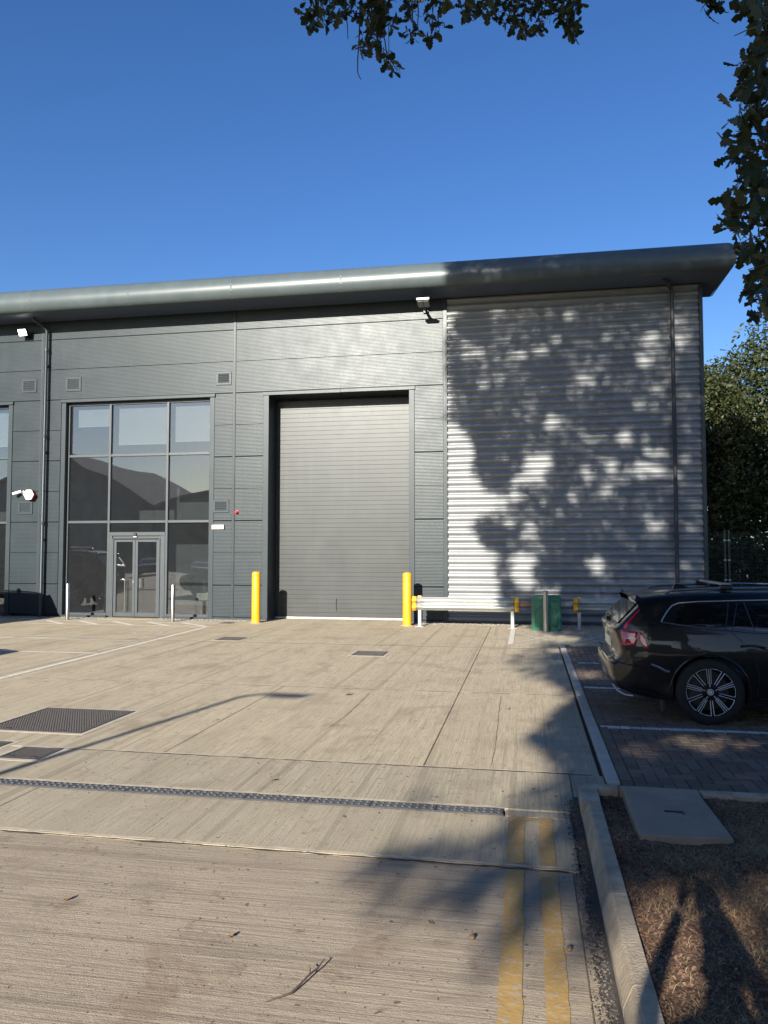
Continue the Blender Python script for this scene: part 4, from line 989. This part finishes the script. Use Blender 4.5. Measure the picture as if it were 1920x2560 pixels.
def shade(a, b):
    Xw = a+KY; z = b-KZ
    px, py, _ = topx(np.stack([Xw, np.full_like(Xw, YF), z], 1))
    wall = px > np.interp(py, LY, LX)
    for (x, y, rx, ry) in SPOT: wall &= ((px-x)/(rx*.9))**2+((py-y)/(ry*.9))**2 > 1
    wall &= b < 17.0
    Yg = b/SZ; Xg = a+SX*Yg
    gr = Xg > np.interp(Yg, GY_, GX_)
    ver = (Xg > .45) & (Yg < 5.4)
    hsh = np.modf(np.abs(np.sin(Xg*71.3+Yg*57.7)*713.7))[0]
    for (x, y, rx, ry) in GSP: gr &= (ver & (hsh < .12)) | (((Xg-x)/(rx+.03))**2+((Yg-y)/(ry+.1))**2 > 1)
    for (x, y, rx, ry) in GDK: gr |= ((Xg-x)/rx)**2+((Yg-y)/ry)**2 < 1
    gr &= (Xg > .3) | (np.modf(np.abs(np.sin(Xg*51.3+Yg*37.7)*913.7))[0] < .46)
    return np.where(b > KZ, wall, gr)
def leaf_shape(nseg, lobed):
    if lobed: t = [0,.16,.23,.36,.43,.58,.66,.80,.90,1.0]; w_ = [.015,.11,.07,.20,.12,.28,.17,.25,.15,.0]
    else: t = [0,.3,.7,1.0]; w_ = [.04,.22,.26,.02]
    V = []; F = []
    for i, (a, b) in enumerate(zip(t, w_)):
        cz = -.10*a*a; V += [(a, 0, cz), (a, b, cz+.25*b), (a, -b, cz+.25*b)]
    for i in range(len(t)-1):
        o = 3*i; F += [(o, o+3, o+4, o+1), (o, o+2, o+5, o+3)]
    return np.array(V, np.float32), np.array(F, np.int32)
def rot_rand(n, droop=.3, rng=RNG):
    d = rng.normal(size=(n, 3)); d[:, 2] -= droop; d /= np.linalg.norm(d, axis=1)[:, None]
    u = rng.normal(size=(n, 3)); u[:, 2] += .6; s = np.cross(d, u); s /= np.linalg.norm(s, axis=1)[:, None]; k = np.cross(d, s)
    return np.stack([d, s, k], 2)          # columns
def leaves(pos, size, lobed=False, droop=.3):
    V, F = leaf_shape(0, lobed); n = len(pos); Rm = rot_rand(n, droop); sz = size*RNG.uniform(.65, 1.25, n)
    vv = np.einsum('nij,vj->nvi', Rm, V)*sz[:, None, None]+pos[:, None, :]
    ff = F[None]+(np.arange(n)*len(V))[:, None, None]
    return vv.reshape(-1, 3), ff.reshape(-1, 4)
oak = empty('oak_tree', (3.4, -5.6, 0), label='large oak overhanging the camera, its leafy twigs hanging in at top and right', cat='tree')
oinv = Matrix.Translation((-3.4, 5.6, 0))
def OP(o): o.matrix_parent_inverse = oinv; return o
pts = []; cl = []
tries = 0
while sum(len(p) for p in pts) < 175000 and tries < 320:
    tries += 1; n = 1200
    a = RNG.uniform(-6.3, 6.0, n); b = RNG.uniform(.5, 17.2, n); b = np.where(RNG.random(n) < .25, RNG.uniform(.5, 4.0, n), b); Y = np.where(b < 3, RNG.uniform(-17.5, -11, n), np.where(b < 6.5, RNG.uniform(-14, -4, n), RNG.uniform(-6, 3.2, n)))
    X = a+SX*Y; Z = b-SZ*Y
    ok = shade(a, b) & (Z > 2.3+.25*np.maximum(Y, 0)) & (((X-.5)/9.5)**2+((Y+6)/12)**2 < 1)
    c = np.stack([X, Y, Z], 1)[ok]; cl.append(c)
    p = (c[:, None, :]+RNG.normal(size=(len(c), 26, 3))*np.array([.26, .26, .20])).reshape(-1, 3)
    sa = p[:, 0]-SX*p[:, 1]; sb = p[:, 2]+SZ*p[:, 1]; px, py, dz = topx(p)
    vis = (dz > .1) & (px > -120) & (px < 2040) & (py > -150) & (py < 2700)
    pts.append(p[shade(sa, sb) & ~vis & (np.linalg.norm(p-_C, axis=1) > 1.6)])
pts = np.concatenate(pts); cl = np.concatenate(cl)
v, f = leaves(pts-np.array([.05,0,0]), .15); o = OP(np_mesh('crown', v, f, M['oakleaf'], oak)); tag(o, kind='stuff')
# hanging sprays in the picture, top edge
TOP = [(805,25,38,48,60),(800,62,28,16,14),(856,20,26,30,34),(935,25,50,42,95),(968,62,34,26,40),(925,108,26,32,42),(950,100,24,14,16),(972,148,13,22,20),(998,178,14,9,6),(1022,10,22,16,18),(1032,52,9,22,9),(1034,92,12,16,14),(1070,48,10,8,5),(1087,52,12,10,8),(1078,96,9,16,9),(1098,84,8,14,6),(1114,66,8,9,4),(1100,12,10,18,12),(1122,8,16,12,12),(1185,24,30,16,24),(1172,38,12,8,6),(1225,16,26,16,26),(1248,30,10,8,5),(1285,45,26,28,40),(1308,80,20,18,24),(1340,28,22,26,26),(1352,70,14,14,11),(1395,20,30,24,44),(1425,50,22,26,34),(1432,78,18,18,22),(1440,14,16,16,16),(1290,12,30,12,20),(870,-30,120,30,110),(1060,-35,110,25,60),(1300,-35,150,30,120)]
tp = []
for (x, y, rx, ry, n) in TOP:
    base = 7.1+.35*math.sin(x*.02)
    for k in range(n):
        q = np.array([1.0])
        while True:
            dx, dy = RNG.uniform(-1, 1), RNG.uniform(-1, 1)
            if dx*dx+dy*dy < 1: break
        tp.append(frompx(x+dx*rx-6, y+dy*ry-6, base+RNG.uniform(-.3, .3)))
v, f = leaves(np.array(tp), .088, True, .5); o = OP(np_mesh('foliage', v, f, M['oakleaf'], oak)); tag(o, kind='stuff')
# right-hand spray: single leaves
EY = [-60,0,40,90,110,140,150,200,250,300,340,390,410,425,450,470,500,520,560,590,605,640,660,690,705,730,760,785,800]
EX = [1760,1868,1878,1902,1892,1884,1838,1838,1822,1816,1808,1806,1850,1860,1850,1812,1808,1812,1802,1806,1830,1852,1876,1884,1860,1866,1892,1892,1925]
rp = []
while len(rp) < 268:
    y = RNG.uniform(-50, 790); x0 = np.interp(y, EY, EX)+8; x = x0+(1985-x0)*RNG.random()**1.15
    if 655 < y < 690 and x < 1925: continue
    rp.append((frompx(x, y, RNG.uniform(3.6, 4.4))))
for (x, y) in ((1760,12),(1778,22),(1768,34),(1790,18),(1775,48),(1800,10),(1783,4),(1858,8),(1850,20),(1888,20),(1895,6),(1765,2),(1795,28)): rp.append(frompx(x, y, 4.4))
rp = np.array(rp); LV, LF = leaf_shape(0, True); Rm = rot_rand(len(rp), .5)
lmes = []
for k in range(4):
    me = bpy.data.meshes.new('leaf'); VV = LV.copy(); VV[:, 2] += .12*(k-1.5)*VV[:, 0]**2; VV[:, 1] *= 1+.1*(k-1.5)
    me.from_pydata(VV.tolist(), [], LF.tolist()); me.materials.append(M['oakleaf']); me.shade_smooth(); lmes.append(me)
for i, p in enumerate(rp):
    o = bpy.data.objects.new('leaf', lmes[i % 4]); link(o, oak); OP(o)
    s = .088*RNG.uniform(.7, 1.25); m = Matrix([list(Rm[i][r_])+[0] for r_ in range(3)]+[[0,0,0,1]])
    off = Rm[i][:, 0]*s*.5
    o.matrix_basis = Matrix.Translation(Vector((p-off).tolist())) @ m @ Matrix.Scale(s, 4)
rq = []
while len(rq) < 900:
    y = RNG.uniform(-80, 795); x0 = np.interp(y, EY, EX)+14; x = x0+(2080-x0)*RNG.random()
    if 655 < y < 690 and x < 1935: continue
    rq.append(frompx(x, y, RNG.uniform(3.9, 5.2))-np.array([.03, 0, 0]))
v, f = leaves(np.array(rq), .09, True, .5); o = OP(np_mesh('foliage', v, f, M['oakleaf'], oak)); tag(o, kind='stuff')
# trunk, limbs, twigs
def limb(name, P_, r0, r1, n=8): 
    m = MB(); k = len(P_); m.tube(P_, [r0+(r1-r0)*i/(k-1) for i in range(k)], n); return OP(m.build(name, M['bark'], oak, smooth=True, ang=180))
limb('trunk', [(3.4,-5.6,-.2),(3.38,-5.6,.3),(3.3,-5.55,2),(3.1,-5.4,4.2),(2.7,-5.2,6.4),(2.2,-5.0,9),(1.7,-4.9,12),(1.4,-4.8,15)], .55, .08, 14)
tnodes = [Vector(q) for q in ((3.1,-5.4,4.2),(2.7,-5.2,6.4),(2.2,-5.0,9),(1.7,-4.9,12))]
sel = cl[RNG.choice(len(cl), 46, replace=False)]
for c in sel:
    c = Vector(c.tolist()); s = min(tnodes, key=lambda q: (q-c).length+abs(q.z-c.z+1.5)); mid = s.lerp(c, .5)+Vector((random.uniform(-.4,.4), random.uniform(-.4,.4), random.uniform(.1,.8)))
    px, py, dz = topx(np.array([list(s.lerp(c, t_)) for t_ in np.linspace(0, 1, 9)]+[list(mid)]))
    if np.any((dz > .1) & (px > -100) & (px < 2020) & (py > -120) & (py < 2650)): continue
    L = (c-s).length; limb('limb', [s, s.lerp(mid, .5)+Vector((0,0,.1)), mid, mid.lerp(c, .5)+Vector((0,0,.1)), c], .05+.012*L, .012, 7)
limb('limb', [(2.7,-5.2,6.4),(2.4,-2.5,7.4),(1.8,1.5,8.0),(.9,5.0,7.5),(-.4,5.9,7.15),(-1.9,6.1,6.95)], .13, .02)
limb('limb', [(3.1,-5.4,4.2),(2.9,-2.5,5.4),(2.2,1.0,5.9),(1.75,3.2,5.6),(1.6,3.9,5.0),(1.5,3.95,4.0),(1.42,3.95,3.1),(1.36,3.95,2.75)], .08, .004)
def tw(pl, d, r=.0045): limb('twig', [tuple(frompx(x, y, d)) for x, y in pl], r*1.2, r*.6, 5)
for x, y, rx, ry, n in TOP[:32]:
    if n > 8: tw([(x+random.uniform(-25,25), -90), (x+random.uniform(-12,12), min(0, y-40)), (x, y)], 7.1)
tw([(905,-60),(903,20),(899,60),(897,110),(894,150),(894,180),(897,190),(903,199)], 7.1, .006); tw([(866,-40),(864,30),(868,60),(870,98)], 7.1, .005); tw([(845,40),(842,62),(835,78)], 7.1, .004)
tw([(950,60),(962,100),(966,130),(985,165),(995,178)], 7.1, .005); tw([(1040,-40),(1046,30),(1044,60),(1047,85)], 7.1, .005); tw([(1075,-40),(1080,20),(1084,45)], 7.1, .004); tw([(1095,30),(1096,55),(1085,85)], 7.1, .004); tw([(1145,-30),(1150,15),(1160,35)], 7.1, .004); tw([(1335,20),(1322,50),(1312,75)], 7.1, .004); tw([(1355,10),(1356,40),(1352,65)], 7.1, .004)
for y in range(60, 760, 75): tw([(1990, y-40), (1915, y), (1870, y+14), (1835 if y < 620 else 1880, y+30)], 4.0, .003)
tw([(1800,-60),(1790,-10),(1778,15),(1770,40)], 4.4, .003)

# ---- trees and shrubs beyond the fence
def crown_tree(name, label, x, y, ells, n, size, mat, trunk_r=.18, cat='tree', group='trees beyond the mesh fence'):
    r = empty(name, (x, y, 0), label=label, cat=cat, group=group); inv = Matrix.Translation((-x, -y, 0)); P_ = []
    vol = sum(e[3]*e[4]*e[5] for e in ells)
    for (cx, cy, cz, rx, ry, rz) in ells:
        k = int(n*rx*ry*rz/vol/16)
        d = RNG.normal(size=(k, 3)); d /= np.linalg.norm(d, axis=1)[:, None]; q = d*(RNG.uniform(.35, 1, k)**.45)[:, None]*(1+.12*np.sin(d[:, :1]*7+d[:, 1:2]*5+cx))*np.array([rx, ry, rz])+np.array([cx, cy, cz])
        P_.append((q[:, None]+RNG.normal(size=(k, 16, 3))*.20).reshape(-1, 3))
    P_ = np.concatenate(P_); P_ = P_[P_[:, 2] > .05]; P_ = P_[~((P_[:, 1] < 25.25))]; P_ = P_[~((P_[:, 0] < 4.6) & (P_[:, 1] < 46.5))]
    v, f = leaves(P_, size); o = np_mesh('crown', v, f, mat, r); o.matrix_parent_inverse = inv; tag(o, kind='stuff')
    if trunk_r:
        c = max(ells, key=lambda e: e[2]); m = MB().tube([(x, y, -.2), (x+.05, y, 1.5), ((x+c[0])/2, (y+c[1])/2, c[2]*.6), (c[0], c[1], c[2]+c[5]*.5)], [trunk_r, trunk_r*.8, trunk_r*.5, .03], 9)
        o = m.build('trunk', M['bark'], r, smooth=True); o.matrix_parent_inverse = inv
        for e in ells:
            m = MB().tube([(x+.05, y, 1.5+random.random()), ((x+e[0])/2, (y+e[1])/2, e[2]*.7), (e[0], e[1], e[2])], [trunk_r*.5, trunk_r*.35, .02], 7); o = m.build('limb', M['bark'], r, smooth=True); o.matrix_parent_inverse = inv
crown_tree('maple_tree', 'tall sunlit tree with olive leaves at the right edge beyond the fence', 9.0, 29, [(8.6,29,6.6,1.9,1.8,3.2),(9.6,29.4,5.2,2.2,1.8,2.8),(7.6,28.6,4.2,1.2,1.5,1.6)], 26000, .15, M['farleaf'])
crown_tree('maple_tree', 'shorter olive-leaved tree against the warehouse corner', 6.4, 28.2, [(6.5,28.2,6.1,1.1,1.6,2.1),(6.1,28,3.9,1.3,1.4,1.9),(5.9,28.6,7.0,1.0,1.2,1.3)], 20000, .14, M['farleaf'], .13)
crown_tree('maple_tree', 'dark tree deep in the shade behind the other two', 11.5, 34, [(10.5,34,5,3.5,2,4),(14,35,5.5,4,2.5,4.5),(7.5,35,4,2.5,1.5,3.0)], 18000, .2, M['darkleaf'], .2)
crown_tree('maple_tree', 'dense dark tree line far behind the fence', 12, 44, [(8,44,3,5,2,3.5),(16,44,3.5,6,2,4),(26,45,4,7,2,5)], 16000, .32, M['darkleaf'], .2)
for i, (x, y, rx, rz, lab) in enumerate(((6.2,26.6,1.5,1.3,'dark low shrub behind the fence nearest the warehouse'),(8.6,26.9,1.6,1.6,'dark taller shrub behind the fence at the right edge'),(11.6,27.2,1.9,1.5,'dark shrub behind the fence outside the right edge'))):
    crown_tree('shrub', lab, x, y, [(x,y,.9,rx,.9,rz)], 7000, .13, M['darkleaf'], .05, 'shrub', 'shrubs behind the fence')

# ================================================================ BEHIND THE CAMERA (shadow and reflections in the glass)
r = empty('street_lamp', (-5.66, -2.1, 0), label='slim street lamp behind the viewer, seen as the thin shadow on the yard', cat='street lamp')
MB().tube([(0,0,-.1),(0,0,1.0),(0,0,1.02),(0,0,4.5)], [.06,.06,.045,.038], 14).build('column', M['galv'], r, smooth=True)
MB().tube([(0,0,4.45),(.1,.02,4.52),(.25,.03,4.55)], .03, 10).build('arm', M['galv'], r, smooth=True)
MB().box(.2, .78, -.03, .06, 4.52, 4.575, .02).build('lantern', M['galv'], r); MB().box(.3, .72, -.03, .07, 4.485, 4.499).build('lens', M['white'], r)
r = empty('opposite_warehouse', (-30, -46, 0), label='dark grey warehouse across the estate, seen only mirrored in the glass', cat='building')
inv = Matrix.Translation((30, 46, 0))
def OB(m, n, mat, **k): o = m.build(n, mat, r, **k); o.matrix_parent_inverse = inv; return o
for x0, xm, x1, zr in ((-70,-56,-43.2,14),(-42.8,-30,-17,10.2),(-16.6,-4,9,9.5)):
    OB(MB().prism([(x0,0),(x1,0),(x1,7.2),(xm,zr-.3),(x0,7.2)], 'y', -70, -46), 'wall', M['roofdark']); OB(MB().prism([(x0-.3,7.2),(xm,zr-.25),(x1+.3,7.2),(x1+.3,7.5),(xm,zr),(x0-.3,7.5)], 'y', -70.5, -45.2), 'roof', M['roofdark'])
for x in (-66,-58,-50,-40,-32,-24,-12,-4): OB(MB().box(x, x+4.5, -45.98, -45.9, 0, 5), 'roller_door', M['slat'])

# leafy row added out of view to darken what the car's flank mirrors
hp = []
for k in range(2600):
    x = RNG.uniform(4, 40); h = 2.9+.9*math.sin(x*.7)+.5*math.sin(x*1.9); hp.append((x, -8+RNG.normal()*.5+.04*x, RNG.uniform(.1, 1)*h))
hp = np.array(hp); hp = (hp[:, None]+RNG.normal(size=(len(hp), 8, 3))*.3).reshape(-1, 3)
v, f = leaves(hp, .3); o = np_mesh('added_hedge', v, f, M['darkleaf']); tag(o, 'dark leafy row added unseen behind the viewer to darken the side of the black car', 'added_hedge', kind='stuff')

# the photographer: stands behind the camera, phone held up, seen only as a shadow on the verge
pr_ = empty('person', (-.02, -.52, 0), label='person in navy jacket holding up a phone, seen only as a shadow on the verge', cat='person')
def skin(name, pts, edges, mat, root, parent):
    me = bpy.data.meshes.new(name); me.from_pydata([p[:3] for p in pts], edges, []); me.materials.append(mat)
    o = link(bpy.data.objects.new(name, me), parent); o.modifiers.new('skin', 'SKIN').use_smooth_shade = True
    for i, p in enumerate(pts): me.skin_vertices[0].data[i].radius = (p[3], p[4] if len(p) > 4 else p[3])
    me.skin_vertices[0].data[root].use_root = True
    sb = o.modifiers.new('sub', 'SUBSURF'); sb.levels = 2; sb.render_levels = 2; return o
B_ = [(0,0,.95,.15,.11),(0,0,1.12,.145,.105),(0,-.01,1.32,.165,.115),(0,0,1.47,.10,.08),(0,.03,1.56,.055,.055),(0,.06,1.66,.075,.09),(0,.07,1.76,.078,.095),(0,.06,1.84,.05,.06)]
E_ = [(i, i+1) for i in range(7)]
for sg in (-1, 1):
    n = len(B_); B_ += [(sg*.17,0,1.45,.062),(sg*.26,.14,1.24,.05),(sg*.20,.33,1.44,.042),(sg*.085,.46,1.67,.03)]; E_ += [(3, n), (n, n+1), (n+1, n+2), (n+2, n+3)]
    n = len(B_); B_ += [(sg*.10,0,.88,.092),(sg*.12,.02,.50,.065),(sg*.13,-.01,.10,.045),(sg*.14,.05,.04,.045),(sg*.15,.17,.03,.035)]; E_ += [(0, n), (n, n+1), (n+1, n+2), (n+2, n+3), (n+3, n+4)]
skin('body', B_, E_, M['jacket'], 0, pr_)
hd = skin('head', [(0,.065,1.60,.05),(0,.075,1.68,.074,.088),(0,.08,1.76,.078,.095),(0,.075,1.82,.06,.07)], [(0,1),(1,2),(2,3)], M['skin'], 1, pr_)
skin('hair', [(0,.045,1.74,.083,.095),(0,.05,1.83,.07,.08)], [(0,1)], M['hair'], 0, pr_)
for sg in (-1, 1):
    H_ = [(sg*.085,.46,1.67,.026),(sg*.075,.485,1.70,.03,.016),(sg*.07,.50,1.735,.03,.014)]; HE = [(0,1),(1,2)]
    for k in range(4):
        n = len(H_); z0 = 1.70+k*.02; H_ += [(sg*.062,.515-.002*k,z0+.01,.009),(sg*.04,.528,z0+.012,.0085),(sg*(.02+.003*k),.522,z0+.012,.007)]; HE += [(2, n), (n, n+1), (n+1, n+2)]
    n = len(H_); H_ += [(sg*.06,.475,1.715,.0105),(sg*.038,.468,1.74,.009),(sg*.022,.468,1.757,.008)]; HE += [(1, n), (n, n+1), (n+1, n+2)]
    skin('hand', H_, HE, M['skin'], 1, pr_)
ph = tag(MB().box(-.038, .038, -.022, -.013, 1.645, 1.795, .003).build('phone', M['black']), 'black phone held up at the camera position, seen only in shadow', 'phone')
